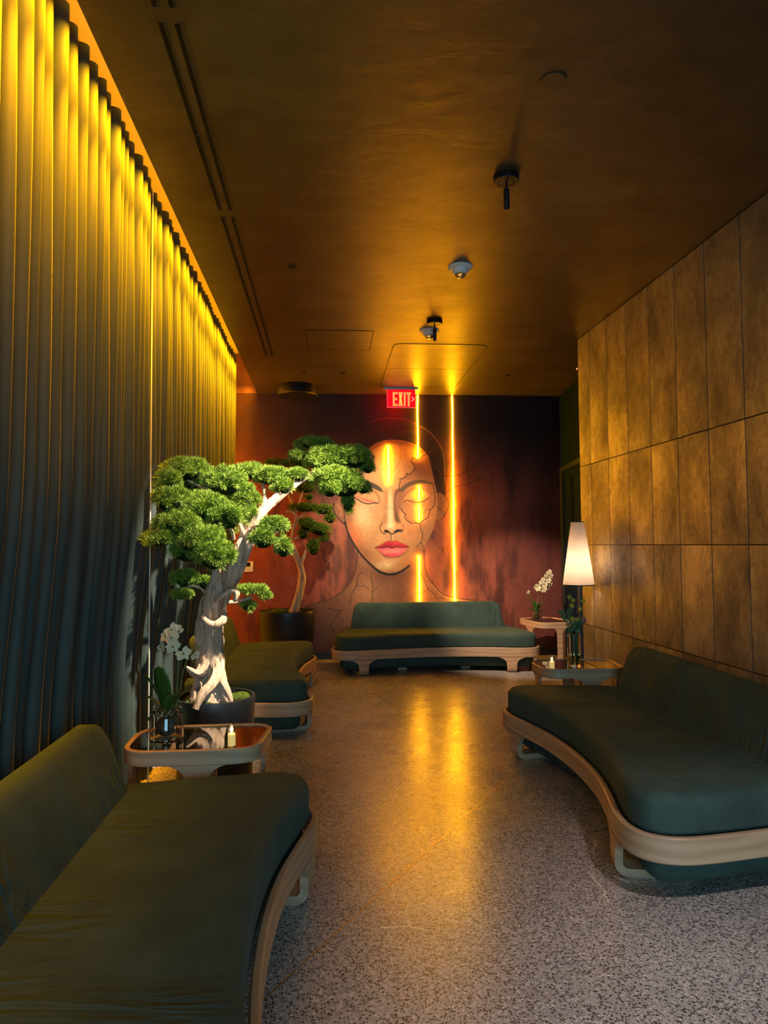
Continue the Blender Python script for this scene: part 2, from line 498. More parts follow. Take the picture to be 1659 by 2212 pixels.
# left wall with a narrow window behind the curtains
WY0, WY1 = 4.02, 4.62
struct(MB().box(XL-0.15, XL, REAR, WY0, 0, 3.78).box(XL-0.15, XL, WY1, YB, 0, 3.78).box(XL-0.15, XL, WY0, WY1, 0, 0.30).box(XL-0.15, XL, WY0, WY1, 1.62, 3.78).build('wall_left', M['recess'], smooth=False))
wn = struct(MB().box(XL-0.10, XL-0.03, WY0, WY0+0.04, 0.30, 1.62).box(XL-0.10, XL-0.03, WY1-0.04, WY1, 0.30, 1.62).box(XL-0.10, XL-0.03, WY0+0.04, WY1-0.04, 0.30, 0.34).box(XL-0.10, XL-0.03, WY0+0.04, WY1-0.04, 1.58, 1.62).build('window_1', M['black'], smooth=False))
MB().box(XL-0.075, XL-0.065, WY0+0.04, WY1-0.04, 0.34, 1.58).build('pane', emit('dusk_daylight_pane', (0.35, 0.75, 0.72), 0.5), wn, smooth=False)
# back wall
struct(MB().box(XL-0.15, 2.985, YB, YB+0.15, 0, 3.78).build('wall_back', M['umber'], smooth=False))
struct(MB().box(XL, 2.96, YB-0.022, YB-0.0015, 0, 0.095).build('baseboard_back', M['baseb'], smooth=False))

# right wall: bronze panels in four courses over a dark backing
wa = np.array([2.327, 6.343]); wb = np.array([2.378, 3.564]); wdir = (wb-wa)/np.linalg.norm(wb-wa); wnrm = np.array([-wdir[1], wdir[0]])
if wnrm[0] > 0: wnrm = -wnrm      # points into the room (-x)
def wpt(s, dpt, z): p = wa + wdir*s - wnrm*dpt; return (p[0], p[1], z)
mb = MB()
def wbox(mb, s0, s1, d0, d1, z0, z1):
    vs = [wpt(s, dd, z) for z in (z0, z1) for dd in (d0, d1) for s in (s0, s1)]
    return mb.add(vs, [(0, 2, 3, 1), (4, 5, 7, 6), (0, 1, 5, 4), (2, 6, 7, 3), (0, 4, 6, 2), (1, 3, 7, 5)][::1])
edges = [0.0, 0.258] + [0.258+0.376*k for k in range(1, 25)]
zs = [0.0, 0.672, 1.386, 2.102, ZC]
g_ = 0.0042
for i in range(len(edges)-1):
    for j in range(4):
        wbox(mb, edges[i]+(g_*1.15 if i else 0), edges[i+1]-g_*1.15, 0, 0.014, zs[j]+(g_*1.0 if j else 0), zs[j+1]-(g_*1.0 if j < 3 else 0.006))
wr = struct(mb.build('wall_right', M['bronze'], smooth=False))
mb = MB(); wbox(mb, 0.0, edges[-1], 0.0145, 0.12, 0, ZC-0.001)
bk = mb.build('panel_backing', M['black'], wr, smooth=False)
# passage wall beyond the bronze wall, with a navy door
ca = np.array([2.99, 8.82]); cb = np.array([2.84, 7.60]); cdv = (cb-ca)/np.linalg.norm(cb-ca); cn = np.array([-cdv[1], cdv[0]])
if cn[0] < 0: cn = -cn
def cbox(mb, s0, s1, d0, d1, z0, z1):
    vs = []
    for z in (z0, z1):
        for dd in (d0, d1):
            for s in (s0, s1):
                p = ca + cdv*s + cn*dd; vs.append((p[0], p[1], z))
    return mb.add(vs, [(0, 2, 3, 1), (4, 5, 7, 6), (0, 1, 5, 4), (2, 6, 7, 3), (0, 4, 6, 2), (1, 3, 7, 5)])
mb = MB(); cbox(mb, 0.0, 2.43, 0.0, 0.12, 0, ZC-0.001)
struct(mb.build('wall_passage', M['navy'], smooth=False))
mb = MB(); cbox(mb, 0.02, 0.16, -0.03, -0.001, 0, 2.36); cbox(mb, 1.16, 1.26, -0.03, -0.001, 0, 2.36); cbox(mb, 0.16, 1.16, -0.03, -0.001, 2.30, 2.36)
dr = struct(mb.build('door_1', M['jamb'], smooth=False))
mb = MB(); cbox(mb, 0.17, 1.15, -0.012, -0.001, 0.0, 2.295)
lf = mb.build('door_leaf', M['navy'], dr, smooth=False)
mb = MB()
for s0 in (0.24, 0.70):
    for z0, z1 in ((0.12, 0.85), (0.98, 2.2)):
        for q in ((s0, s0+0.015, z0, z1), (s0+0.365, s0+0.38, z0, z1), (s0+0.015, s0+0.365, z0, z0+0.015), (s0+0.015, s0+0.365, z1-0.015, z1)):
            cbox(mb, q[0], q[1], -0.019, -0.012, q[2], q[3])
mb.build('panel_moulding', M['navy'], lf, smooth=False)
struct(MB().box(2.49, 3.6, 6.30, 6.42, 0, ZC-0.002).build('wall_passage_end', M['darkwall'], smooth=False))

# ------------------------------------------------------------------ curtains
def curtain(y0, y1, seed, label, ztop=3.50, xc=-1.04, amp=0.056, narrow=0.0):
    rnd = random.Random(seed)
    pitch = 0.107; nf = int(round((y1-y0)/pitch)); per = 14; nz = 34
    ws = [pitch*rnd.uniform(0.72, 1.3) for _ in range(nf)]; s = sum(ws); ws = [w*(y1-y0)/s for w in ws]
    st = [y0]
    for w in ws: st.append(st[-1]+w)
    am = [amp*rnd.uniform(0.75, 1.05) for _ in range(nf)]
    ph = [rnd.uniform(0, 6.28) for _ in range(nf+1)]; dr_ = [rnd.uniform(-1, 1) for _ in range(nf+1)]
    vs = []; fs = []
    cols = nf*per+1
    for iz in range(nz+1):
        t = iz/nz                      # 0 top .. 1 bottom
        z = ztop + (0.012-ztop)*t
        for c in range(cols):
            k = min(c//per, nf-1); u = (c-k*per)/per
            e0 = st[k] + dr_[k]*0.028*t + 0.008*math.sin(ph[k]+3*t); e1 = st[k+1] + dr_[k+1]*0.028*t + 0.008*math.sin(ph[k+1]+3*t)
            if k == 0: e0 = st[0]
            if k == nf-1: e1 = st[nf]
            w = e1-e0
            yy = e0 + w*(u - 0.105*math.sin(2*PI*u)*(-1))       # rounded, slightly overlapping folds
            yy = e0 + w*(u + 0.13*math.sin(4*PI*u)/1.0*0.6)
            A = am[k]*(1 + 0.12*t*math.sin(ph[k]))
            x = xc + A*math.cos(2*PI*(u-0.5)) + 0.006*math.sin(ph[k]+7*t+2*u)
            sp_ = min(1, max(0, (1.7-z)/1.1)); x -= (0.10 if seed == 8 else 0.07)*sp_*sp_*(3-2*sp_)
            zz = z - (0.012*abs(math.sin(PI*u)) if iz == 0 else 0) 
            vs.append((x, yy, zz))
    for iz in range(nz):
        for c in range(cols-1):
            a_ = iz*cols+c; fs.append((a_, a_+cols, a_+cols+1, a_+1))
    root = thing('curtain', label, 'curtain', (xc, (y0+y1)/2, 0))
    mb = MB(); mb.add([(x-xc, y-(y0+y1)/2, z) for x, y, z in vs], fs)
    o = mb.build('drape', M['curtain'], root, angle=80)
    so = o.modifiers.new('thickness', 'SOLIDIFY'); so.thickness = 0.004; so.offset = 0
    MB().box(-0.012, 0.012, y0-(y0+y1)/2, y1-(y0+y1)/2, ztop-0.002, ztop+0.02).build('curtain_track', M['black'], root, smooth=False)
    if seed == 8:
        MB().bbox(0.028, 0.034, y0-(y0+y1)/2-0.014, y0-(y0+y1)/2-0.002, 0.03, ztop-0.01, 0.001).build('daylight_gap_strip', simple('pale_daylight_strip', (0.62, 0.64, 0.56), 0.8), root)  # pale strip standing in for the bright line of daylight between the curtains
    return root
curtain(0.9, 4.10, 3, 'long near run of teal velvet curtain glowing amber at its top, left side of room')
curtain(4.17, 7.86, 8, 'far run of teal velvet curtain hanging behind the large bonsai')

# ================================================================== THE MURAL
def vnoise(h, w, cells_y, cells_x, rs, octv=4, gain=0.55):
    out = np.zeros((h, w)); amp = 1.0; tot = 0
    for o in range(octv):
        cy, cx_ = int(cells_y*2**o)+2, int(cells_x*2**o)+2
        gr = rs.rand(cy+1, cx_+1)
        yy = np.linspace(0, cy-1.001, h); xx = np.linspace(0, cx_-1.001, w)
        yi = yy.astype(int); xi = xx.astype(int); fy = yy-yi; fx = xx-xi
        fy = fy*fy*(3-2*fy); fx = fx*fx*(3-2*fx)
        a0 = gr[np.ix_(yi, xi)]; a1 = gr[np.ix_(yi, xi+1)]; a2 = gr[np.ix_(yi+1, xi)]; a3 = gr[np.ix_(yi+1, xi+1)]
        out += amp*((a0*(1-fx)+a1*fx)*(1-fy)[:, None] + (a2*(1-fx)+a3*fx)*fy[:, None]); tot += amp; amp *= gain
    return out/tot

# the painting is laid out on its own design grid u, v (one unit = 1.39 mm of wall);
# (0,0) lies at the upper left of the head, 0.38 m right of the room's left side
MX0, MX1, MZ0, MZ1 = -1.25, 2.975, 0.09, 3.285
MW, MH_ = 1760, 1330
def mural_pixels():
    rs = np.random.RandomState(5)
    X = np.linspace(MX0, MX1, MW)[None, :].repeat(MH_, 0)
    Z = np.linspace(MZ1, MZ0, MH_)[:, None].repeat(MW, 1)
    # affine layout of the design grid on the wall
    U = (X + 0.0336)/0.001394 - (Z-1.9)*6.0
    V = (3.0010 - Z)/0.001397 + (X-0.77)*9.7
    H, W = MH_, MW
    def blur(a, r):
        r = int(r)
        if r < 1: return a
        k = np.ones(2*r+1)/(2*r+1)
        for _ in range(2):
            p = np.pad(a, ((r, r), (0, 0)), mode='edge'); c = np.cumsum(np.vstack([np.zeros((1, p.shape[1])), p]), 0); a = (c[2*r+1:]-c[:-2*r-1])/(2*r+1)
            p = np.pad(a, ((0, 0), (r, r)), mode='edge'); c = np.cumsum(np.hstack([np.zeros((p.shape[0], 1)), p]), 1); a = (c[:, 2*r+1:]-c[:, :-2*r-1])/(2*r+1)
        return a
    sc_ = (MX1-MX0)/MW/0.001394     # design units per texel
    def poly(P, soft=2.0, smooth=6):
        Q = np.array(catmull(P, smooth) if smooth else P)
        m = np.zeros((H, W), bool)
        u0, u1, v0, v1 = Q[:, 0].min()-5, Q[:, 0].max()+5, Q[:, 1].min()-5, Q[:, 1].max()+5
        sel = (U > u0) & (U < u1) & (V > v0) & (V < v1)
        if not sel.any(): return np.zeros((H, W))
        uu, vv = U[sel], V[sel]; ins = np.zeros(uu.shape, bool)
        for i in range(len(Q)):
            x1, y1 = Q[i]; x2, y2 = Q[(i+1) % len(Q)]
            if y1 == y2: continue
            c = ((y1 > vv) != (y2 > vv)) & (uu < (x2-x1)*(vv-y1)/(y2-y1)+x1)
            ins ^= c
        m[sel] = ins
        return blur(m.astype(float), max(0, round(soft/sc_/2)))
    def stroke(P, w, smooth=5, soft=0.6, taper=False):
        Q = np.array(catmull(P, smooth, False) if smooth else P); n = len(Q)
        out = np.zeros((H, W))
        for i in range(n-1):
            ww = w*(1-0.75*abs(2*(i+0.5)/(n-1)-1)**1.5) if taper else w
            x1, y1 = Q[i]; x2, y2 = Q[i+1]; R = ww+soft*4+34
            c0 = int(((min(x1, x2)-R)*0.001394-0.0336-MX0)/(MX1-MX0)*W)-3; c1 = int(((max(x1, x2)+R)*0.001394-0.0336-MX0)/(MX1-MX0)*W)+4
            r0 = int((MZ1-(3.0010-(min(y1, y2)-R)*0.001397))/(MZ1-MZ0)*H)-3; r1 = int((MZ1-(3.0010-(max(y1, y2)+R)*0.001397))/(MZ1-MZ0)*H)+4
            c0, c1, r0, r1 = max(c0, 0), min(c1, W), max(r0, 0), min(r1, H)
            if c0 >= c1 or r0 >= r1: continue
            u = U[r0:r1, c0:c1]; v = V[r0:r1, c0:c1]
            dx, dy = x2-x1, y2-y1; L = dx*dx+dy*dy+1e-9
            t = np.clip(((u-x1)*dx+(v-y1)*dy)/L, 0, 1)
            dd = np.hypot(u-x1-t*dx, v-y1-t*dy)
            k = np.clip((ww/2+soft-dd)/(2*soft), 0, 1); k = k*k*(3-2*k)
            out[r0:r1, c0:c1] = np.maximum(out[r0:r1, c0:c1], k)
        return out
    def blob(u, v, ru, rv, rot=0.0, p=2):
        c, s = math.cos(rot), math.sin(rot)
        a = ((U-u)*c+(V-v)*s)/ru; b = (-(U-u)*s+(V-v)*c)/rv
        return np.exp(-(a*a+b*b))
    img = np.zeros((H, W, 3))
    def lay(mask, col, op=1.0):
        k = (mask*op)[..., None]
        img[:] = img*(1-k) + np.array(col)*k
    # ---- ground: streaked umber, copper patches, violet dark to the right
    n1 = vnoise(H, W, 5, 26, rs, 5, 0.6); n2 = vnoise(H, W, 9, 46, rs, 4, 0.6); n3 = vnoise(H, W, 30, 60, rs, 4)
    rx_ = (X-MX0)/(MX1-MX0); zz_ = (Z-MZ0)/(MZ1-MZ0)
    base = np.array([0.60, 0.32, 0.22])*(0.62+0.8*n1[..., None])
    img[:] = base
    lay(np.clip((n2-0.52)*5, 0, 1)*np.clip(1.5-1.6*zz_, 0, 1)*(n3 > 0.35), (0.62, 0.38, 0.27), 0.55)
    lay(np.clip((0.47-n1)*6, 0, 1), (0.22, 0.12, 0.11), 0.55)
    lay(np.clip((rx_-0.62)/0.3, 0, 1)*(0.35+0.5*zz_), (0.42, 0.20, 0.19), 0.6)
    lay(np.clip((rx_-0.80)/0.16, 0, 1)*0.8, (0.26, 0.14, 0.17), 0.7)
    lay(np.clip((zz_-0.58)/0.30, 0, 1), (0.07, 0.038, 0.03), 0.9)
    lay(np.clip((0.36-rx_)/0.3, 0, 1), (0.34, 0.12, 0.05), 0.45)
    lay(blob(430, 900, 90, 40)*0+blob(140, 1230, 110, 160)*(n2), (0.62, 0.36, 0.16), 0.6)
    lay(blob(1330, 1200, 170, 260)*np.clip(n2*1.6-0.4, 0, 1), (0.64, 0.38, 0.30), 0.55)
    skin = (0.84, 0.60, 0.38); skd = (0.50, 0.28, 0.15); skl = (0.97, 0.83, 0.60); line = (0.10, 0.05, 0.03)
    # ---- neck and shoulders
    neck = poly([(292, 1150), (298, 1240), (290, 1330), (262, 1430), (205, 1515), (110, 1585), (0, 1635), (-80, 1650), (-170, 1690), (-200, 1800), (-200, 2200), (700, 2250), (1600, 2200), (1600, 1800), (1480, 1690), (1380, 1660), (1250, 1645), (1120, 1620), (1045, 1580), (965, 1490), (915, 1390), (898, 1290), (895, 1180), (600, 1100)], 5)
    lay(neck, (0.62, 0.40, 0.26))
    lay(neck*np.clip(n1*1.5-0.35, 0, 1), (0.47, 0.29, 0.19), 0.7)
    lay(neck*np.clip((V-1640)/260, 0, 1), (0.42, 0.29, 0.19), 0.75)
    lay(neck*np.clip((330-U)/500, 0, 1), (0.34, 0.21, 0.14), 0.8)
    lay(neck*(blob(600, 1400, 330, 90)), (0.34, 0.20, 0.13), 0.65)
    lay(neck*blob(395, 1560, 90, 190), (0.76, 0.52, 0.34), 0.6)
    lay(neck*blob(700, 1560, 70, 180), (0.40, 0.25, 0.16), 0.5)
    lay(stroke([(296, 1190), (298, 1250), (290, 1330), (262, 1430), (205, 1515), (110, 1585), (0, 1635), (-80, 1650), (-170, 1690)], 9, soft=4), (0.28, 0.17, 0.11), 0.7)
    lay(stroke([(895, 1190), (900, 1290), (915, 1390), (965, 1490), (1045, 1580), (1120, 1620), (1250, 1645), (1380, 1662)], 8, soft=4), (0.26, 0.15, 0.1), 0.7)
    lay(stroke([(965, 1510), (1045, 1598), (1120, 1636), (1250, 1660), (1380, 1676)], 9, soft=5), (0.85, 0.62, 0.42), 0.5)
    # ---- hair cap
    hair = poly([(185, 800), (175, 640), (190, 470), (230, 330), (290, 220), (370, 130), (470, 60), (600, 22), (740, 30), (860, 80), (960, 150), (1030, 240), (1080, 350), (1092, 480), (1090, 600), (1085, 760), (1000, 800), (600, 700)], 14)
    lay(hair, (0.17, 0.105, 0.065), 0.95)
    for i in range(60):
        t = i/59; ang = PI*(1.02-1.04*t)
        p1 = (600+rs.uniform(-12, 12), 190+rs.uniform(-20, 10))
        p3 = (600+470*math.cos(ang)*rs.uniform(0.85, 1.03), 430-400*math.sin(ang)*rs.uniform(0.75, 1.0) + (180 if abs(math.cos(ang)) > .8 else 0))
        p2 = ((p1[0]+p3[0])/2+rs.uniform(-20, 20), (p1[1]+p3[1])/2-40)
        lay(stroke([p1, p2, p3], rs.uniform(2, 5), soft=2), (0.34, 0.23, 0.14) if i % 2 else (0.08, 0.05, 0.035), 0.55)
    lay(stroke([(870, 85), (960, 150), (1030, 240), (1075, 350), (1086, 480), (1084, 600)], 8, soft=3), (0.62, 0.46, 0.18), 0.8)
    lay(stroke([(370, 60), (480, 22), (600, 12), (720, 20), (830, 60)], 12, soft=5), (0.45, 0.20, 0.12), 0.6)
    # ---- ears
    le = poly([(92, 770), (86, 810), (100, 860), (135, 910), (175, 950), (212, 975), (205, 900), (195, 800), (188, 760), (130, 740)], 3)
    lay(le, (0.58, 0.36, 0.22)); lay(stroke([(92, 770), (86, 810), (100, 860), (135, 910), (175, 950), (210, 972)], 9), line, 0.9)
    lay(stroke([(120, 780), (150, 830), (150, 880)], 7, soft=3), (0.85, 0.6, 0.4), 0.8); lay(stroke([(160, 790), (182, 850), (185, 920)], 9, soft=4), (0.25, 0.13, 0.08), 0.8)
    re = poly([(1005, 700), (1060, 690), (1105, 740), (1118, 800), (1100, 860), (1062, 915), (1010, 948), (990, 800)], 4)
    lay(re, (0.55, 0.36, 0.22), 0.9); lay(stroke([(1060, 690), (1105, 740), (1118, 800), (1100, 860), (1062, 915), (1010, 948)], 6), (0.2, 0.11, 0.07), 0.8)
    for i in range(40):
        u0 = rs.uniform(1005, 1100); v0 = rs.uniform(710, 920)
        lay(stroke([(u0, v0), (u0+rs.uniform(-22, 22), v0+rs.uniform(-22, 22)), (u0+rs.uniform(-30, 30), v0+rs.uniform(-30, 30))], 2.4), (0.24, 0.13, 0.08), 0.7)
    # ---- face
    FO = [(202, 965), (193, 880), (196, 780), (212, 680), (238, 590), (285, 490), (330, 400), (375, 320), (425, 262), (490, 225), (570, 208), (660, 208), (750, 225), (830, 258), (900, 310), (945, 385), (965, 470), (985, 560), (1002, 640), (1018, 740), (1012, 850), (996, 960), (958, 1060), (905, 1160), (835, 1255), (750, 1335), (680, 1380), (620, 1398), (560, 1396), (490, 1368), (410, 1300), (330, 1215), (262, 1110), (222, 1030)]
    face = poly(FO, 4, 4)
    lay(stroke([(190, 940), (222, 1035), (262, 1115), (330, 1220), (410, 1306), (490, 1376), (560, 1404), (620, 1406), (680, 1388), (755, 1340)], 22, soft=7), (0.05, 0.028, 0.018), 0.95)
    lay(face, skin)
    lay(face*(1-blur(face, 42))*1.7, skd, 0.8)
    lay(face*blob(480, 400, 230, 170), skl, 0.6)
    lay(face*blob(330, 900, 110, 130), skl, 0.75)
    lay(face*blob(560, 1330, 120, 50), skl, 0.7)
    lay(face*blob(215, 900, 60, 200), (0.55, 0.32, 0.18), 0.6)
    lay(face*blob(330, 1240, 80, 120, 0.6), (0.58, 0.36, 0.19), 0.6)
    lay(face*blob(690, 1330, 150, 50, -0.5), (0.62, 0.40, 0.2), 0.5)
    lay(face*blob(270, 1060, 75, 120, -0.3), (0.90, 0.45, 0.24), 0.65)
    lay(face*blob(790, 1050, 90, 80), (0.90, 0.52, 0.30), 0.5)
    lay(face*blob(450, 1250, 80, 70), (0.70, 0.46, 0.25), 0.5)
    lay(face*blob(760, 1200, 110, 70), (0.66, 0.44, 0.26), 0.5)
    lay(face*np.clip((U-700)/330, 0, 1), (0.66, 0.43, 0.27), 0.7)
    lay(face*poly([(668, 700), (672, 600), (690, 560), (740, 515), (800, 490), (812, 460), (785, 400), (830, 385), (930, 330), (975, 480), (1000, 620), (1020, 760), (1000, 960), (900, 1160), (878, 1100), (866, 960), (770, 955), (700, 850), (650, 800)], 5), (0.68, 0.46, 0.29), 0.75)
    lay(face*np.clip((n3-0.5)*3, 0, 1), (0.72, 0.47, 0.28), 0.25)
    lay(face*poly([(425, 262), (490, 225), (570, 208), (660, 208), (750, 225), (830, 258), (900, 310), (860, 320), (750, 262), (600, 246), (480, 262), (400, 330), (330, 430), (330, 400), (375, 320)], 16), (0.45, 0.29, 0.16), 0.6)
    # nose
    lay(poly([(528, 640), (548, 760), (540, 860), (512, 950), (560, 960), (575, 850), (570, 720)], 22), (0.70, 0.46, 0.26), 0.6)
    lay(poly([(690, 650), (655, 700), (640, 780), (660, 880), (690, 960), (640, 940), (625, 850), (625, 740), (640, 660)], 16), (0.36, 0.22, 0.14), 0.85)
    lay(poly([(640, 690), (720, 640), (700, 760), (665, 900), (640, 800)], 26), (0.55, 0.33, 0.2), 0.7)
    lay(poly([(590, 640), (612, 760), (618, 900), (610, 985), (575, 985), (568, 880), (572, 740)], 16), skl, 0.9)
    lay(blob(598, 978, 42, 34), (1.0, 0.88, 0.66), 0.8)
    lay(blob(675, 985, 32, 36), (0.93, 0.60, 0.34), 0.8)
    lay(blob(525, 1000, 22, 30), (0.90, 0.63, 0.38), 0.8)
    lay(stroke([(520, 948), (502, 985), (508, 1025), (530, 1044), (552, 1046)], 7, soft=2), (0.28, 0.14, 0.07), 0.95)
    lay(stroke([(700, 968), (712, 1000), (704, 1030), (684, 1046)], 5, soft=2), (0.38, 0.2, 0.1), 0.8)
    lay(poly([(536, 1020), (556, 1012), (578, 1024), (590, 1036), (560, 1038), (542, 1032)], 2), line, 0.95)
    lay(poly([(628, 1030), (646, 1016), (670, 1012), (694, 1016), (690, 1030), (660, 1034), (640, 1042)], 2), line, 0.95)
    lay(stroke([(540, 1024), (560, 1020), (580, 1036), (605, 1052), (632, 1042), (648, 1026), (676, 1020), (700, 1024)], 9, soft=2), (0.12, 0.06, 0.03), 0.9)
    lay(stroke([(598, 1058), (601, 1085), (600, 1112)], 5, soft=2), (0.28, 0.15, 0.09), 0.85)
    lay(stroke([(612, 1064), (614, 1100)], 9, soft=4), (0.97, 0.8, 0.6), 0.7)
    # lips
    lay(poly([(460, 1168), (540, 1125), (600, 1108), (680, 1125), (762, 1168), (725, 1235), (660, 1268), (570, 1266), (505, 1232)], 10), (0.62, 0.36, 0.2), 0.5)
    ul = poly([(462, 1169), (515, 1146), (560, 1118), (588, 1112), (606, 1124), (640, 1112), (690, 1134), (756, 1168), (700, 1169), (645, 1163), (607, 1176), (572, 1164), (520, 1171)], 2)
    ll = poly([(478, 1173), (520, 1175), (570, 1168), (607, 1179), (645, 1168), (700, 1174), (744, 1172), (716, 1218), (668, 1250), (605, 1258), (552, 1250), (512, 1216)], 2)
    lay(ul, (0.80, 0.16, 0.20)); lay(ul*blob(560, 1160, 60, 22), (0.58, 0.06, 0.12), 0.7); lay(ul*blob(640, 1128, 40, 12), (0.90, 0.30, 0.32), 0.7)
    lay(ll, (0.90, 0.36, 0.36)); lay(ll*blob(620, 1205, 95, 20), (1.0, 0.60, 0.55), 0.8); lay(ll*blob(540, 1245, 120, 16), (0.76, 0.24, 0.25), 0.6)
    lay(stroke([(458, 1168), (520, 1173), (572, 1166), (607, 1178), (645, 1166), (700, 1172), (760, 1168)], 6.5, soft=1.5), (0.13, 0.04, 0.03), 0.95)
    lay(stroke([(512, 1218), (552, 1252), (605, 1261), (668, 1252), (716, 1220)], 4, soft=2), (0.25, 0.09, 0.06), 0.7)
    # eyes
    lay(poly([(250, 735), (290, 690), (350, 660), (430, 660), (490, 710), (488, 760), (400, 770), (320, 765)], 14), (0.88, 0.62, 0.38), 0.8)
    lay(stroke([(330, 650), (400, 640), (455, 672), (490, 720), (492, 760)], 16, soft=8), (0.58, 0.36, 0.2), 0.6)
    lay(poly([(255, 712), (300, 722), (350, 748), (400, 764), (462, 762), (400, 740), (340, 722), (290, 704)], 5), (0.93, 0.42, 0.34), 0.85)
    lay(stroke([(230, 700), (265, 716), (300, 738), (345, 766), (400, 779), (445, 770), (480, 774)], 8, soft=2), line, 0.95)
    lay(stroke([(300, 758), (345, 784), (400, 796), (440, 790)], 6, soft=4), (0.92, 0.75, 0.62), 0.7)
    lay(poly([(718, 760), (745, 705), (795, 668), (850, 655), (905, 672), (945, 725), (930, 745), (880, 760), (800, 766)], 8), (0.93, 0.62, 0.33), 0.85)
    lay(poly([(725, 748), (790, 738), (860, 732), (930, 722), (900, 752), (850, 765), (790, 762)], 6), (0.92, 0.42, 0.30), 0.6)
    lay(stroke([(700, 745), (725, 700), (780, 655), (850, 640), (915, 655), (965, 700)], 9, soft=6), (0.55, 0.33, 0.19), 0.6)
    lay(stroke([(716, 768), (736, 753), (762, 758), (800, 768), (850, 770), (895, 760), (925, 745), (942, 728)], 6.5, soft=2), line, 0.95)
    # brows
    lay(poly([(250, 580), (310, 568), (370, 570), (430, 588), (485, 618), (512, 645), (526, 674), (490, 664), (440, 640), (385, 614), (320, 594)], 3), (0.27, 0.23, 0.16), 0.95)
    lay(poly([(676, 668), (700, 628), (750, 594), (810, 576), (880, 570), (945, 586), (1000, 612), (940, 606), (870, 602), (800, 614), (745, 640), (706, 672)], 3), (0.36, 0.30, 0.22), 0.9)
    # small nose bridge creases
    lay(stroke([(565, 822), (590, 812), (630, 820)], 3), (0.5, 0.32, 0.2), 0.6)
    # ---- cracks
    def crack(P, w=4.5, hi=True, op=0.92, jag=6):
        P = [np.array(p, float) for p in P]; Q = [P[0]]
        for i in range(len(P)-1):
            L = np.linalg.norm(P[i+1]-P[i]); k = max(1, int(L/16)); nn = np.array([-(P[i+1]-P[i])[1], (P[i+1]-P[i])[0]])/(L+1e-6)
            for j in range(1, k+1):
                q = P[i]+(P[i+1]-P[i])*j/k + (nn*rs.uniform(-jag, jag) if j < k else 0); Q.append(q)
        if hi: lay(stroke([q+np.array([3.5, 3.5]) for q in Q], w, 0, 1.6), (0.90, 0.66, 0.42), 0.35)
        lay(stroke(Q, w, 0, 0.9), (0.13, 0.065, 0.04), op)
    main = [(1020, 255), (1000, 288), (930, 330), (880, 358), (852, 385), (832, 390), (820, 378), (790, 370), (780, 400), (800, 430), (812, 468), (798, 492), (760, 522), (742, 508), (736, 540), (700, 560), (680, 553), (684, 590), (668, 620), (680, 662)]
    crack(main, 6, jag=4); crack([(680, 662), (640, 700), (630, 760), (640, 800), (625, 830)], 3.5, op=0.7)
    crack([(690, 825), (700, 850), (735, 878), (722, 900), (740, 930), (770, 955), (860, 960), (900, 930), (940, 902), (950, 850), (990, 800), (1002, 750), (995, 690), (985, 620)], 6, jag=4)
    crack([(950, 835), (915, 842), (895, 875)], 3.5); crack([(862, 960), (866, 1010), (886, 1050), (880, 1100), (870, 1130), (828, 1172)], 5, jag=4); crack([(872, 1130), (880, 1162), (896, 1172)], 4)
    crack([(690, 340), (680, 400), (640, 450), (615, 495)], 2.6, op=0.6); crack([(905, 585), (918, 545)], 2.5, op=0.6)
    crack([(830, 455), (790, 495)], 3)
    crack([(1020, 255), (1040, 300), (1065, 330), (1060, 380), (1030, 430), (1045, 490), (1085, 535), (1150, 542), (1240, 530), (1300, 480), (1370, 440), (1420, 400), (1500, 350), (1530, 310), (1590, 220), (1659, 160), (1720, 140)], 4.5, hi=False, jag=7)
    crack([(1035, 690), (1080, 706), (1140, 662), (1180, 640), (1240, 625), (1330, 600), (1385, 590), (1395, 562), (1440, 550), (1480, 592), (1510, 642)], 4.5, hi=False)
    crack([(1190, 290), (1260, 260), (1305, 225), (1345, 170)], 3.5, hi=False); crack([(1085, 395), (1065, 380)], 3); crack([(1000, 530), (1060, 600), (1075, 630), (1040, 680)], 3.5)
    crack([(940, 340), (970, 420), (1040, 500), (1070, 560)], 3.5, op=0.6); crack([(930, 340), (950, 420), (970, 500), (985, 560)], 3, op=0.5)
    crack([(1510, 350), (1600, 430), (1700, 445)], 3, hi=False, op=0.5)
    crack([(335, 1385), (305, 1440), (292, 1500), (262, 1550), (240, 1600), (238, 1665)], 5.5); crack([(292, 1500), (345, 1506), (385, 1522), (402, 1538)], 4); crack([(350, 1398), (330, 1385), (318, 1400)], 3.5)
    crack([(422, 1400), (432, 1480), (436, 1560), (430, 1640), (434, 1700)], 4.5); crack([(436, 1556), (470, 1545), (482, 1520)], 3.5)
    crack([(610, 1430), (616, 1520), (628, 1545), (625, 1620)], 3.5, op=0.7); crack([(698, 1430), (668, 1500), (630, 1542)], 3, op=0.7)
    crack([(868, 1395), (900, 1470), (940, 1558), (998, 1600), (1006, 1642), (1070, 1632)], 4.5); crack([(940, 1556), (870, 1580), (800, 1592), (790, 1640), (795, 1700)], 4)
    crack([(40, 1700), (150, 1720), (100, 1790), (60, 1860), (100, 1900), (170, 1990)], 5, hi=False)
    img *= (0.93+0.14*vnoise(H, W, 90, 120, rs, 3))[..., None]
    return np.clip(img, 0, 1)

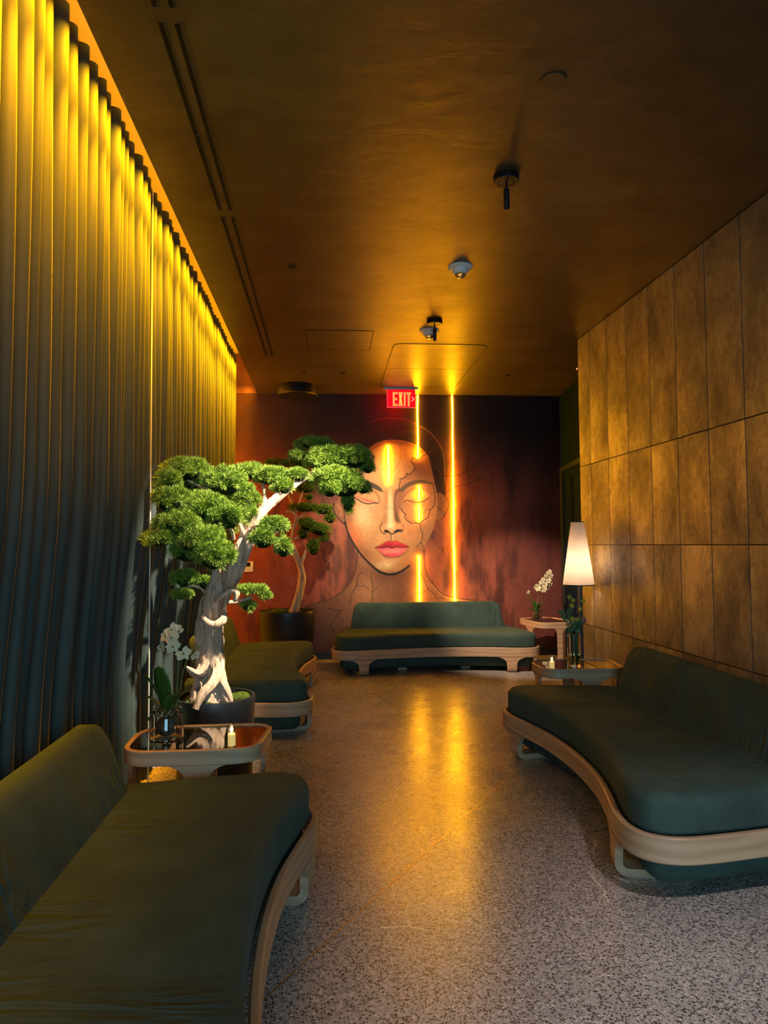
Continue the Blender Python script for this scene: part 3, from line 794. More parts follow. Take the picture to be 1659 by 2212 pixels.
pix = mural_pixels()
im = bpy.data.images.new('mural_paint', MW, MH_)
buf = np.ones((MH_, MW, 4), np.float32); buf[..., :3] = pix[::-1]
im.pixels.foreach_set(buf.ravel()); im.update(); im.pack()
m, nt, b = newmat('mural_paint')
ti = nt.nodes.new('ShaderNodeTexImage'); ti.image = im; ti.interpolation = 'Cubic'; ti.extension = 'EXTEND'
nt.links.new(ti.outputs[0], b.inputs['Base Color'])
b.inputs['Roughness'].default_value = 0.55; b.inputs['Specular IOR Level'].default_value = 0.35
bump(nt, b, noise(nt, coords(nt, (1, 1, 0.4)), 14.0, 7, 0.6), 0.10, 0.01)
mo = MB()
W_, H_ = MX1-MX0, MZ1-MZ0
mo.box(0, W_, -0.0, 0.004, 0, H_)
mur = mo.build('wall_mural', m, smooth=False, loc=(MX0, YB-0.0055, MZ0))
uv = mur.data.uv_layers.new(name='UVMap')
for lp in mur.data.loops:
    c = mur.data.vertices[lp.vertex_index].co
    uv.data[lp.index].uv = (c.x/W_, c.z/H_)
tag(mur, 'huge painted mural of a serene cracked face with closed eyes, covering the back wall', 'mural')
# torn paper flecks along its right edge
rnd = random.Random(4); mb = MB()
for k in range(16):
    z = rnd.choice([rnd.uniform(0.42, 0.66), rnd.uniform(1.02, 1.5)]); x = MX1-MX0+rnd.uniform(-0.012, 0.002); s = rnd.uniform(0.006, 0.02)
    mb = MB(); mb.add([(x, -0.0015, z-MZ0), (x+s*0.5, -0.004, z-MZ0+s*0.7), (x+s*0.2, -0.002, z-MZ0+s*1.8), (x-s*0.4, -0.0015, z-MZ0+s)], [(0, 1, 2, 3)])
    mb.build('torn_fleck', M['white_plastic'], mur, smooth=False)

# ================================================================== SOFAS
half = [(0, -0.135), (0.22, -0.128), (0.44, -0.105), (0.66, -0.060), (0.84, -0.016), (0.98, 0.0), (1.075, -0.035), (1.118, -0.13), (1.112, -0.27), (1.075, -0.50), (1.03, -0.74), (1.005, -0.86), (0.95, -0.92), (0.5, -0.925)]
ctrl = [(-x, y) for x, y in half[:0:-1]][::-1]
# counter-clockwise when seen from above with the front at +v: go right -> left along the front
SOFA_OUT = catmull([(x, y) for x, y in reversed(half)] + [(-x, y) for x, y in half[1:]], 6)
SOFA_OUT = np.array(SOFA_OUT)
def poly_area(P): P = np.array(P); x, y = P[:, 0], P[:, 1]; return 0.5*np.sum(x*np.roll(y, -1)-np.roll(x, -1)*y)
if poly_area(SOFA_OUT) < 0: SOFA_OUT = SOFA_OUT[::-1]
def offset_outline(P, d): P = np.array(P); return P + outline_normals(P)*d

def band_mesh(P, d0, d1, z0, z1, r=0.006):
    A = offset_outline(P, d1); B = offset_outline(P, d0); n = len(P)
    mb = MB()
    loops = [(A, -r, z0), (A, 0, z0+r), (A, 0, z1-r), (A, -r, z1), (B, r, z1), (B, 0, z1-r), (B, 0, z0+r), (B, r, z0)]
    nA = outline_normals(P)
    for Q, dd, z in loops:
        for j in range(n):
            q = Q[j]+nA[j]*dd; mb.v.append((q[0], q[1], z))
    L = len(loops)
    for i in range(L):
        for j in range(n):
            mb.f.append((i*n+j, i*n+(j+1) % n, ((i+1) % L)*n+(j+1) % n, ((i+1) % L)*n+j))
    return mb

def perim_leg(P, d0, th, s_at, prof, runner=0.0, foot_z=0.0, curl=0.06, mirror=1):
    """leg hanging from a band: follows the band's curve (P offset by d0) around point s_at.
    prof: (z, width) downwards; then an optional curl to a floor runner going inwards"""
    P = np.array(P); Q = np.vstack([P, P[:1]]); seg = np.linalg.norm(np.diff(Q, axis=0), axis=1); cum = np.concatenate([[0], np.cumsum(seg)])
    nr = outline_normals(P); nr = np.vstack([nr, nr[:1]])
    def at(s):
        s = s % cum[-1]; i = min(np.searchsorted(cum, s, 'right')-1, len(seg)-1); t = (s-cum[i])/seg[i]
        p = Q[i]*(1-t)+Q[i+1]*t; n_ = nr[i]*(1-t)+nr[i+1]*t; n_ = n_/np.linalg.norm(n_); return p, n_
    mb = MB(); K = 8
    p0, n0 = at(s_at); t0 = np.array([-n0[1], n0[0]])
    rows = []
    for z, w in prof:
        row = []
        for k in range(K+1):
            s = (k/K-0.5)*w; p, n_ = at(s_at+s)
            # flatten towards a straight leg as it goes down
            row.append((p+n_*d0, n_, z))
        rows.append(row)
    out_rows = [[(p[0], p[1], z) for p, n_, z in r] for r in rows]; in_rows = [[(p[0]-n_[0]*th, p[1]-n_[1]*th, z) for p, n_, z in r] for r in rows]
    if runner > 0:
        w = prof[-1][1]; zl = prof[-1][0]; base = p0+n0*d0
        # curl: outer radius = zl
        R = zl
        for k in range(1, 9):
            a = PI/2*k/8
            do = R*(1-math.cos(a)); zo = R-R*math.sin(a)
            ri = max(R-th, 0.004); di = th + ri*(1-math.cos(a)); zi = R - ri*math.sin(a)
            zi = max(zi, 0.0)
            out_rows.append([tuple(list(base + t0*((j/K-0.5)*w) - n0*do) + [zo]) for j in range(K+1)])
            in_rows.append([tuple(list(base + t0*((j/K-0.5)*w) - n0*di) + [zi]) for j in range(K+1)])
        out_rows.append([tuple(list(base + t0*((j/K-0.5)*w*0.9) - n0*runner) + [0.0]) for j in range(K+1)])
        in_rows.append([tuple(list(base + t0*((j/K-0.5)*w*0.9) - n0*runner) + [th]) for j in range(K+1)])
    R_ = len(out_rows)
    for r in out_rows: mb.v += r
    for r in in_rows: mb.v += r
    o = R_*(K+1)
    for i in range(R_-1):
        for k in range(K):
            a_ = i*(K+1)+k
            mb.f.append((a_, a_+1, a_+K+2, a_+K+1)); mb.f.append((o+a_, o+a_+K+1, o+a_+K+2, o+a_+1))
        a_ = i*(K+1); mb.f.append((a_, a_+K+1, o+a_+K+1, o+a_)); a_ += K; mb.f.append((a_, o+a_, o+a_+K+1, a_+K+1))
    for k in range(K):
        mb.f.append((k, o+k, o+k+1, k+1)); a_ = (R_-1)*(K+1)+k; mb.f.append((a_, a_+1, o+a_+1, o+a_))
    return mb

def s_of(P, u, front=True):
    P = np.array(P); Q = np.vstack([P, P[:1]]); cum = np.concatenate([[0], np.cumsum(np.linalg.norm(np.diff(Q, axis=0), axis=1))])
    best = None
    for i, p in enumerate(P):
        if (p[1] > -0.4) == front and (best is None or abs(p[0]-u) < best[0]): best = (abs(p[0]-u), cum[i])
    return best[1]

def make_sofa(label):
    root = thing('curved_sofa', label, 'sofa', group=None)
    # seat cushion with a faint crown
    MB().slab(offset_outline(SOFA_OUT, -0.004), 0.262, 0.418, 0.05, 7, rb=0.018).build('seat_cushion', M['sofa'], root, angle=60)
    MB().slab(offset_outline(SOFA_OUT, -0.06), 0.045, 0.166, 0.03, 4, rb=0.05).build('lower_upholstery', M['sofa'], root, angle=60)
    MB().slab(offset_outline(SOFA_OUT, -0.03), 0.168, 0.258, 0.004, 1).build('seat_base', M['sofa'], root, angle=50)
    band_mesh(SOFA_OUT, 0.004, 0.034, 0.165, 0.268).build('wooden_band', M['oak'], root, angle=40)
    # backrest: rounded slab leaning back
    W0, W1 = 0.925, 0.87
    ol = round_poly([(-W0, 0), (W0, 0), (W1, 0.315), (-W1, 0.315)], [0.012, 0.012, 0.085, 0.085], 8)
    mb = MB().slab(ol, 0, 0.155, 0.038, 6)
    vs = []
    for x, h, d_ in mb.v:       # x along, h up the back, d_ thickness
        dd = d_ * (1-0.42*h/0.315)
        bow = 0.012*math.sin(PI*min(max((h)/0.315, 0), 1))
        vs.append((-x, -0.725 - dd - 0.30*h + (bow if d_ < 0.05 else 0), 0.405 + h*0.965))
    mb.v = vs; mb.f = [f[::-1] for f in mb.f]
    # keep orientation right-handed
    bk_ = mb.build('backrest', M['sofa'], root, angle=60)
    prof = [(0.166, 0.30), (0.158, 0.235), (0.147, 0.185), (0.132, 0.145), (0.118, 0.120), (0.100, 0.107), (0.06, 0.104)]
    for u in (-0.80, 0.80):
        perim_leg(SOFA_OUT, 0.034, 0.034, s_of(SOFA_OUT, u), prof, 0.30).build('leg', M['oak'], root)
    for u in (-0.36, 0.36):
        MB().bbox(u-0.05, u+0.05, -0.80, -0.30, 0.0, 0.028).bbox(u-0.045, u+0.045, -0.79, -0.75, 0.026, 0.07).build('rear_leg', M['oak'], root)
    return root
sofa = make_sofa('long dark green velvet sofa on an oak band, standing against the bronze panel wall')
sofa.location = (1.225, 3.82, 0); sofa.rotation_euler = (0, 0, PI/2)
grp = None
def sofa_copy(loc, rz, label):
    c = copy_tree(sofa); c.location = loc; c.rotation_euler = (0, 0, rz); c['label'] = label; return c
sofa_copy((1.20, 7.665, 0), PI, 'green velvet sofa standing centred in front of the face mural')
sofa_copy((-0.075, 2.08, 0), -PI/2, 'shadowed olive velvet sofa nearest the viewer, in the lower left corner')
sofa_copy((-0.14, 6.35, 0), -PI/2, 'green velvet sofa behind the potted bonsai, along the curtain')

# ================================================================== SIDE TABLES
TAB = round_poly([(-0.33, -0.24), (0.30, -0.24), (0.34, 0.17), (0.28, 0.24), (-0.26, 0.24), (-0.34, 0.12)], [0.15, 0.13, 0.09, 0.08, 0.12, 0.10], 8)
TAB = np.array(TAB)
if poly_area(TAB) < 0: TAB = TAB[::-1]
def peri_s(P, x, y):
    P = np.array(P); Q = np.vstack([P, P[:1]]); cum = np.concatenate([[0], np.cumsum(np.linalg.norm(np.diff(Q, axis=0), axis=1))])
    return cum[int(np.argmin((P[:, 0]-x)**2+(P[:, 1]-y)**2))]
# resample the outline evenly
def resample(P, n):
    Q = np.vstack([P, P[:1]]); cum = np.concatenate([[0], np.cumsum(np.linalg.norm(np.diff(Q, axis=0), axis=1))])
    s = np.linspace(0, cum[-1], n, endpoint=False); return np.stack([np.interp(s, cum, Q[:, 0]), np.interp(s, cum, Q[:, 1])], 1)
TAB = resample(TAB*0.955, 96)
def make_table(label, loc, rz):
    t = thing('side_table', label, 'table', loc, rz)
    band_mesh(TAB, -0.022, 0.0, 0.437, 0.505, 0.004).build('wooden_rim', M['oak'], t, angle=40)
    MB().slab(offset_outline(TAB, -0.0225), 0.486, 0.498, 0.0015, 1).build('glass_top', M['smoked'], t, angle=30)
    prof = [(0.438, 0.25), (0.430, 0.20), (0.418, 0.155), (0.400, 0.122), (0.375, 0.10), (0.34, 0.09), (0.20, 0.085), (0.0, 0.08)]
    for x, y in ((0.02, -0.24), (0.0, 0.24), (-0.335, -0.02), (0.325, 0.0)):
        w = 1.0 if abs(x) < 0.2 else 0.62
        perim_leg(TAB, 0.0, 0.022, peri_s(TAB, x, y), [(z, q*w) for z, q in prof]).build('leg', M['oak'], t)
    return t
t1 = make_table('oak side table with smoked glass top, in front of the large bonsai pot', (-0.595, 3.445, 0), 0.0)
t2 = make_table('oak side table beyond the right-hand sofa, holding the tall flower vase and a candle', (1.86, 5.20, 0), 0.0)
t2c = copy_tree(t1); t2c.location = (2.57, 8.22, 0); t2c.rotation_euler = (0, 0, -1.35); t2c['label'] = 'oak side table at the right end of the mural, holding a white orchid'
TOP = 0.4985

# ================================================================== CANDLES
def candle(label, loc, hgt=0.105, r=0.020):
    t = thing('votive_candle', label, 'candle', loc)
    MB().lathe([(0, 0), (r, 0), (r, hgt), (r-0.0016, hgt), (r-0.0016, 0.004), (0, 0.004)], n=32).build('glass_cup', M['glass'], t, angle=30)
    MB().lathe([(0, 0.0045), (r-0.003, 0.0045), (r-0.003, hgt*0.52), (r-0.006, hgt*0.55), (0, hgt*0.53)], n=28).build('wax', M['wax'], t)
    MB().lathe([(0, hgt*0.535), (0.003, hgt*0.57), (0.0048, hgt*0.64), (0.003, hgt*0.76), (0, hgt*0.88)], n=12).build('flame', M['flame'], t)
    l = bpy.data.lights.new('candle_glow', 'POINT'); l.energy = 0.8; l.color = (1, 0.6, 0.16); l.shadow_soft_size = 0.008
    o = bpy.data.objects.new('candle_glow', l); COL.objects.link(o); o.parent = t; o.location = (0, 0, hgt*0.72)
    return t
candle('lit votive candle in a glass cup on the left table, beside the orchid jar', (-0.430, 3.285, TOP))
candle('lit votive candle in a glass cup on the right table, left of the vase', (1.617, 5.055, TOP), 0.095, 0.021)

# ================================================================== JARS, VASE
M['rootball'] = simple('tangled_roots', (0.09, 0.065, 0.04), 0.9, 0, 0.2, 0.7, 30, 1.0)
def jar(label, loc, r=0.077, h=0.155):
    p = [(0, 0), (r*0.9, 0), (r, 0.012), (r, h*0.72), (r*0.93, h*0.79), (r*0.80, h*0.83), (r*0.80, h*0.86), (r*0.86, h*0.88), (r*0.82, h*0.91), (r*0.86, h*0.94), (r*0.82, h*0.97), (r*0.84, h)]
    q = [(a-0.003 if a > 0.01 else 0, max(b, 0.005)) for a, b in p[::-1]]
    t = thing('glass_jar', label, 'jar', loc)
    MB().lathe(p+q, n=48).build('jar_glass', M['glass'], t, angle=30)
    MB().ball((0, 0, h*0.42), r*0.62, r*0.6, h*0.30, 20, 12).build('root_ball', M['rootball'], t)
    return t
jar('clear glass jar full of dark roots under the orchid on the left table', (-0.748, 3.42, TOP))
jar('small glass jar with the orchid on the table by the mural', (2.45, 8.20, TOP), 0.062, 0.115)
vz = thing('glass_vase', 'tall clear cylinder vase with yellowish water on the right table', 'vase', (1.812, 5.135, TOP))
R_, H2 = 0.050, 0.235
MB().lathe([(0, 0), (R_, 0), (R_, H2), (R_-0.0025, H2), (R_-0.0025, 0.008), (0, 0.008)], n=48).build('vase_glass', M['glass'], vz, angle=30)
MB().lathe([(0, 0.0085), (R_-0.003, 0.0085), (R_-0.003, 0.085), (0, 0.085)], n=40).build('water', M['water'], vz, angle=30)

# ---- orchids
def petal_mesh(mb, c, nrm_, ang, L, Wd, cup=0.25):
    n_ = Vector(nrm_).normalized(); u = n_.orthogonal().normalized(); w = n_.cross(u)
    dr = u*math.cos(ang)+w*math.sin(ang); sd = n_.cross(dr)
    rows = []
    K = 6
    for i in range(K+1):
        t = i/K; wd = Wd*math.sin(PI*(0.12+0.84*t))**0.8
        for j in (-1, -0.5, 0, 0.5, 1):
            rows.append(Vector(c)+dr*(L*t)+sd*(wd*j/2)+n_*(cup*L*(t*t*0.8-0.25*abs(j)*0.5)))
    fs = []
    for i in range(K):
        for j in range(4):
            a_ = i*5+j; fs.append((a_, a_+1, a_+6, a_+5))
    mb.add(rows, fs)
def flower(root, c, facing, s, rnd):
    mb = MB(); a0 = rnd.uniform(-0.3, 0.3)
    for k in range(3): petal_mesh(mb, c, facing, a0+PI/2+k*2*PI/3, s, s*0.62, rnd.uniform(0.0, 0.3))
    c2 = Vector(c)+Vector(facing).normalized()*0.002
    for k in (0, 1): petal_mesh(mb, c2, facing, a0+(0.25 if k == 0 else PI-0.25), s*1.05, s*0.95, 0.12)
    f = mb.build('flower', M['petal'], root, angle=80)
    MB().ball(Vector(c)+Vector(facing).normalized()*s*0.14, s*0.13, s*0.13, s*0.16, 8, 6).build('flower_lip', M['stem'] , f)
    return f
def leaf_mesh(c, dirv, L, Wd, bend, up=0.3):
    d = Vector(dirv).normalized(); side = d.cross(Vector((0, 0, 1))).normalized(); mb = MB(); K = 10; pts = []
    for i in range(K+1):
        t = i/K; w = Wd*max(0.02, math.sin(PI*min(0.06+t*0.9, 1)))**0.6*(1 if t < 0.99 else 0.2)
        p = Vector(c)+d*(L*t*math.cos(up))+Vector((0, 0, 1))*(L*math.sin(up)*t-bend*L*t*t)
        for j in (-1, -0.5, 0, 0.5, 1): pts.append(p+side*(w*j/2)+Vector((0, 0, abs(j)*w*0.22)))
    fs = []
    for i in range(K):
        for j in range(4): a_ = i*5+j; fs.append((a_, a_+1, a_+6, a_+5))
    mb.add(pts, fs)
    # give it a little thickness
    return mb
def add_leaf(root, *a):
    o = leaf_mesh(*a).build('leaf', M['leaf'], root, angle=80)
    so = o.modifiers.new('thickness', 'SOLIDIFY'); so.thickness = 0.0022; so.offset = 0
    return o
B = Vector((-0.748, 3.42, TOP))
orc = thing('orchid', 'white orchid with broad dark leaves and two stems, on the left table', 'orchid', B)
def rel(p): return Vector(p)-B
st1 = catmull([(0.01, 0, 0.10), (0.045, 0, 0.22), (0.052, 0, 0.34), (0.050, 0, 0.43), (0.035, 0.0, 0.50), (0.02, -0.01, 0.53)], 5, False)
st2 = catmull([(0.02, -0.01, 0.10), (0.055, -0.01, 0.19), (0.075, 0, 0.31), (0.098, 0, 0.38), (0.137, 0, 0.435), (0.150, 0, 0.42)], 5, False)
MB().tube(st1, 0.0028, 8).build('flower_stem', M['stem'], orc); MB().tube(st2, 0.0025, 8).build('flower_stem', M['stem'], orc)
rnd = random.Random(11)
for p, fc, s in [((-0.724, 3.40, 1.012), (0.2, -1, 0.1), 0.036), ((-0.696, 3.41, 1.000), (0.8, -0.6, 0.2), 0.034), ((-0.722, 3.40, 0.975), (0, -1, -0.2), 0.036), ((-0.748, 3.40, 0.985), (-0.6, -0.8, 0.1), 0.036), ((-0.768, 3.40, 0.935), (-0.7, -0.7, -0.2), 0.036), ((-0.715, 3.395, 0.935), (0.1, -1, -0.3), 0.036), ((-0.668, 3.40, 0.902), (0.1, -1, -0.2), 0.038), ((-0.617, 3.41, 0.89), (0.6, -0.8, -0.4), 0.024)]:
    flower(orc, rel(p), fc, s, rnd)
for dv, L, w, bd, up in [((-0.85, -0.35, 0), 0.24, 0.085, 0.15, 1.15), ((-0.25, -0.4, 0), 0.24, 0.10, 0.05, 1.35), ((0.7, -0.6, 0), 0.17, 0.10, 0.25, 0.95), ((-1, -0.1, 0), 0.13, 0.05, 0.1, 0.8), ((1, 0.4, 0), 0.16, 0.045, 1.1, 0.9), ((-0.9, 0.2, 0), 0.12, 0.04, 1.0, 0.5)]:
    add_leaf(orc, (0, 0, 0.125), dv, L, w, bd, up)
B = Vector((2.45, 8.20, TOP))
ob = thing('orchid', 'white orchid with one dense leaning spray of blooms, on the table by the mural', 'orchid', B)
MB().tube(catmull([(0, 0, 0.06), (0.01, 0, 0.2), (0.04, 0, 0.32), (0.09, 0, 0.44), (0.15, 0, 0.56)], 5, False), 0.004, 8).build('flower_stem', M['stem'], ob)
MB().tube(catmull([(0, 0, 0.06), (-0.03, 0, 0.18), (-0.07, -0.01, 0.28), (-0.10, -0.01, 0.335)], 5, False), 0.0035, 8).build('flower_stem', M['stem'], ob)
for p in [(2.545, 8.02, 1.066), (2.566, 8.02, 1.02), (2.492, 8.0, 1.005), (2.53, 8.0, 0.967), (2.455, 8.0, 0.962), (2.556, 8.03, 0.93), (2.49, 8.0, 0.915), (2.44, 8.02, 0.918), (2.41, 8.0, 0.875), (2.475, 8.0, 0.865), (2.52, 8.02, 0.887), (2.386, 8.02, 0.899), (2.297, 8.03, 0.836)]:
    flower(ob, rel((p[0]+0.05, p[1]+0.15, p[2])), (rnd.uniform(-0.4, 0.4), -1, rnd.uniform(-0.2, 0.3)), rnd.uniform(0.034, 0.044) if p[0] > 2.3 else 0.025, rnd)
for dv, L, w, bd, up in [((1, -0.2, 0), 0.20, 0.06, 0.2, 1.1), ((-0.6, -0.5, 0), 0.18, 0.05, 0.1, 1.25), ((-0.9, 0, 0), 0.24, 0.04, 0.05, 1.2), ((0.3, -0.8, 0), 0.16, 0.05, 0.2, 1.2), ((1, 0.3, 0), 0.14, 0.04, 0.3, 0.5), ((-1, 0.2, 0), 0.15, 0.05, 0.5, 0.9)]:
    add_leaf(ob, (0, 0, 0.085), dv, L, w, bd, up)

# ---- flowers in the tall vase
VB = Vector((1.812, 5.135, TOP+0.012))
bp_ = [((1.775, 5.11, 1.008), 'topmost yellow ball flower in the vase, at the end of its stem'), ((1.799, 5.10, 0.984), 'yellow ball flower just below the topmost one in the vase'), ((1.787, 5.09, 0.946), 'yellow ball flower under the two highest ones in the vase'),
       ((1.885, 5.13, 0.974), 'yellow ball flower farthest right in the vase, against the bronze wall'), ((1.853, 5.11, 0.918), 'yellow ball flower in front of the floor lamp pole'), ((1.785, 5.08, 0.853), 'left of the two low yellow ball flowers in the vase'), ((1.816, 5.07, 0.845), 'right of the two low yellow ball flowers in the vase')]
for i, (p, lb) in enumerate(bp_):
    root_p = VB + Vector((0.022*math.cos(i*2.1), 0.022*math.sin(i*2.1), 0))
    mid = VB + Vector((0.03*(1 if p[0] > 1.81 else -1)*0.5, 0, 0.235))
    t = thing('ball_flower', lb, 'flower', root_p)
    pts = [Vector(q)-root_p for q in catmull([tuple(root_p), tuple(mid), tuple((mid+Vector(p))/2+Vector((0, 0.004, 0))), p], 5, False)]
    MB().tube([tuple(q) for q in pts], 0.0018, 6).build('stem', M['stem'], t)
    MB().ball(Vector(p)-root_p, 0.0165, n=16, m=12).build('flower_head', M['billy'], t)
def sprig(label, tip, seed, n=46, base_off=(0, 0)):
    rs = random.Random(seed); root_p = VB+Vector((base_off[0]*0.5, base_off[1]*0.5, 0.0))
    mid = VB+Vector((base_off[0]*1.1, base_off[1], 0.24))
    t = thing('leafy_sprig', label, 'sprig', root_p)
    pts = [Vector(q)-root_p for q in catmull([tuple(root_p), tuple(mid), tip], 12, False)]
    MB().tube([tuple(q) for q in pts], [0.003-0.0015*i/len(pts) for i in range(len(pts))], 6).build('stem', M['stem'], t)
    mb = MB()
    for k in range(n):
        s = 0.50+0.5*k/n; q = pts[min(int(s*(len(pts)-1)), len(pts)-1)]
        a_ = k*2.4; d = Vector((math.cos(a_), math.sin(a_), rs.uniform(0.5, 1.3))).normalized(); L = rs.uniform(0.026, 0.042); sd = d.orthogonal().normalized()*0.0062
        mb.add([q, q+d*L*0.5+sd, q+d*L, q+d*L*0.5-sd], [(0, 1, 2, 3)])
    mb.build('leaves', M['sprig'], t, smooth=False)
sprig('green leafy sprig leaning left out of the vase', (1.695, 5.08, 0.90), 1, 60, (-0.03, -0.01))
sprig('upright central green sprig in the vase', (1.775, 5.11, 0.915), 2, 70, (-0.012, 0.01))
sprig('short dense green sprig at the front of the vase', (1.825, 5.06, 0.83), 3, 60, (0.01, -0.02))
sprig('green sprig leaning right out of the vase', (1.875, 5.12, 0.82), 4, 50, (0.025, 0.0))
for p, lb, sq in [((1.868, 5.10, 0.838), 'round dusty pink bloom at the right of the vase', 0.9), ((1.862, 5.16, 0.890), 'flat brownish pink bloom above the round pink one in the vase', 0.22)]:
    root_p = VB+Vector((0.02, 0.02 if sq > .5 else -0.02, 0)); t = thing('protea_flower', lb, 'flower', root_p)
    mid = VB+Vector((0.028, 0, 0.22)); pts = [tuple(Vector(q)-root_p) for q in catmull([tuple(root_p), tuple(mid), p], 6, False)]
    MB().tube(pts, 0.0025, 6).build('stem', M['stem'], t); MB().ball(Vector(p)-root_p, 0.026, 0.022, 0.030*sq, 16, 12).build('flower_head', M['pinkflower'], t)

# ================================================================== FLOOR LAMP
lp = thing('floor_lamp', 'slim floor lamp with a tall white cone shade, lit, beside the bronze wall', 'lamp', (2.168, 6.0, 0))
MB().lathe([(0, 0), (0.13, 0), (0.132, 0.008), (0.125, 0.018), (0.02, 0.024), (0, 0.024)], n=48).build('base', M['black'], lp, angle=35)
MB().cyl((0, 0, 0.02), (0, 0, 1.26), 0.0085, n=20).build('pole', simple('brushed_bronze_pole', (0.22, 0.15, 0.11), 0.3, 0.9), lp)
r0, r1, z0, z1 = 0.134, 0.056, 1.042, 1.585
sh = MB().lathe([(r0, z0), (r1, z1), (r1-0.0015, z1), (r0-0.0015, z0), (r0, z0)], n=64).build('lamp_shade', M['shade'], lp, angle=30)
MB().lathe([(r0+0.0012, z0-0.004), (r0+0.0008, z0+0.004), (r0-0.002, z0+0.004), (r0-0.002, z0-0.004), (r0+0.0012, z0-0.004)], n=64).build('shade_trim', M['black'], sh)
MB().lathe([(r1+0.0012, z1-0.003), (r1+0.0008, z1+0.003), (r1-0.002, z1+0.003), (r1-0.002, z1-0.003), (r1+0.0012, z1-0.003)], n=48).build('shade_trim', M['black'], sh)
l = bpy.data.lights.new('lamp_bulb', 'POINT'); l.energy = 6.2; l.color = (1, 0.78, 0.62); l.shadow_soft_size = 0.045
o = bpy.data.objects.new('lamp_bulb', l); COL.objects.link(o); o.parent = lp; o.location = (0, 0, 1.235)
MB().ball((0, 0, 1.285), 0.024, 0.024, 0.03, 14, 10).build('bulb', M['white_plastic'], lp).hide_render = False

# ================================================================== LED STRIPS ON THE MURAL
def led(x, z0, z1, label, x1=None):
    x1 = x if x1 is None else x1; t = thing('led_strip_light', label, 'light', (x, YB-0.0055, (z0+z1)/2), 0, None)
    n = max(2, int((z1-z0)/0.25)); rnd = random.Random(int(x*1000+z0*100)); zc = (z0+z1)/2; pts = []
    for i in range(n+1):
        f = i/n; pts.append(((x1-x)*(1-f)+rnd.uniform(-0.0025, 0.0025), -0.014, z0-zc+(z1-z0)*f))
    MB().tube(pts, 0.0092, 10).build('glowing_tube', M['led'], t)
    MB().box(-0.004, 0.004, -0.005, -0.0005, z0-zc, z1-zc).build('mounting_rail', M['slotedge'], t, smooth=False)
led(0.770, 2.160, 2.642, 'short amber light strip on the forehead of the painted face')
led(1.144, 2.480, 3.280, 'amber light strip hanging from the ceiling to the top of the painted cracked brow')
led(1.152, 1.945, 2.131, 'very short amber strip above the painted right eyelash')
led(1.150, 1.696, 1.893, 'very short amber strip just below the painted right eyelash')
led(1.146, 0.560, 1.263, 'amber light strip running from the painted jaw down behind the sofa')
led(1.588, 0.560, 3.280, 'full-height amber light strip, the longest, right of the painted face')

# ================================================================== EXIT SIGN
ex = thing('exit_sign', 'red edge-lit EXIT sign with a right arrow, hanging from the ceiling before the mural', 'sign', (0.90, 8.45, ZC))
MB().box(-0.215, 0.205, -0.022, 0.022, -0.022, -0.0005).build('canopy', simple('brushed_aluminium', (0.6, 0.58, 0.56), 0.35, 0.8), ex, smooth=False)
redm, nt, b = newmat('red_lit_acrylic'); b.inputs['Base Color'].default_value = (0.6, 0.01, 0.01, 1); b.inputs['Emission Color'].default_value = (1, 0.0, 0.006, 1); b.inputs['Emission Strength'].default_value = 1.3; b.inputs['Roughness'].default_value = 0.15
edgem = emit('glowing_red_edge', (1.0, 0.06, 0.08), 3.0)
letm, nt, b = newmat('letters'); b.inputs['Base Color'].default_value = (0.7, 0.5, 0.3, 1); b.inputs['Emission Color'].default_value = (1.0, 0.32, 0.07, 1); b.inputs['Emission Strength'].default_value = 1.0
MB().box(-0.168, 0.168, -0.004, 0.004, -0.236, -0.022).build('panel', redm, ex, smooth=False)
MB().box(-0.171, -0.168, -0.0045, 0.0045, -0.239, -0.022).box(0.168, 0.171, -0.0045, 0.0045, -0.239, -0.022).box(-0.168, 0.168, -0.0045, 0.0045, -0.239, -0.236).build('panel_edge', edgem, ex, smooth=False)
def xbox(mb, x0, x1, z0, z1): return mb.box(x0, x1, -0.0065, -0.0042, z0, z1)
zt, zb = -0.052, -0.222; h = zt-zb
def quad(mb, pts):
    vs = [(x, y, z) for y in (-0.0065, -0.0042) for x, z in pts]
    return mb.add(vs, [(0, 1, 2, 3), (7, 6, 5, 4), (0, 4, 5, 1), (1, 5, 6, 2), (2, 6, 7, 3), (3, 7, 4, 0)])
mb = MB(); xbox(mb, -0.103, -0.078, zb, zt); xbox(mb, -0.078, -0.044, zt-0.027, zt); xbox(mb, -0.078, -0.047, zb+h*0.5-0.013, zb+h*0.5+0.013); xbox(mb, -0.078, -0.044, zb, zb+0.027); mb.build('letter_e', letm, ex, smooth=False)
mb = MB(); quad(mb, [(-0.036, zb), (-0.009, zb), (0.021, zt), (-0.006, zt)]); quad(mb, [(-0.006, zb), (0.021, zb), (-0.009, zt), (-0.036, zt)]); mb.build('letter_x', letm, ex, smooth=False)
mb = MB(); xbox(mb, 0.031, 0.054, zb, zt); mb.build('letter_i', letm, ex, smooth=False)
mb = MB(); xbox(mb, 0.062, 0.120, zt-0.028, zt); xbox(mb, 0.079, 0.104, zb, zt-0.028); mb.build('letter_t', letm, ex, smooth=False)
mb = MB(); zm = (zt+zb)/2+0.002
quad(mb, [(0.122, zm+0.024), (0.130, zm+0.029), (0.160, zm), (0.148, zm)]); quad(mb, [(0.122, zm-0.024), (0.148, zm), (0.160, zm), (0.130, zm-0.029)]); mb.build('arrow', emit('arrow_glow', (1.0, 0.35, 0.28), 1.4), ex, smooth=False)
l = bpy.data.lights.new('exit_sign_glow', 'POINT'); l.energy = 8; l.color = (1, 0.0, 0.0); l.shadow_soft_size = 0.04
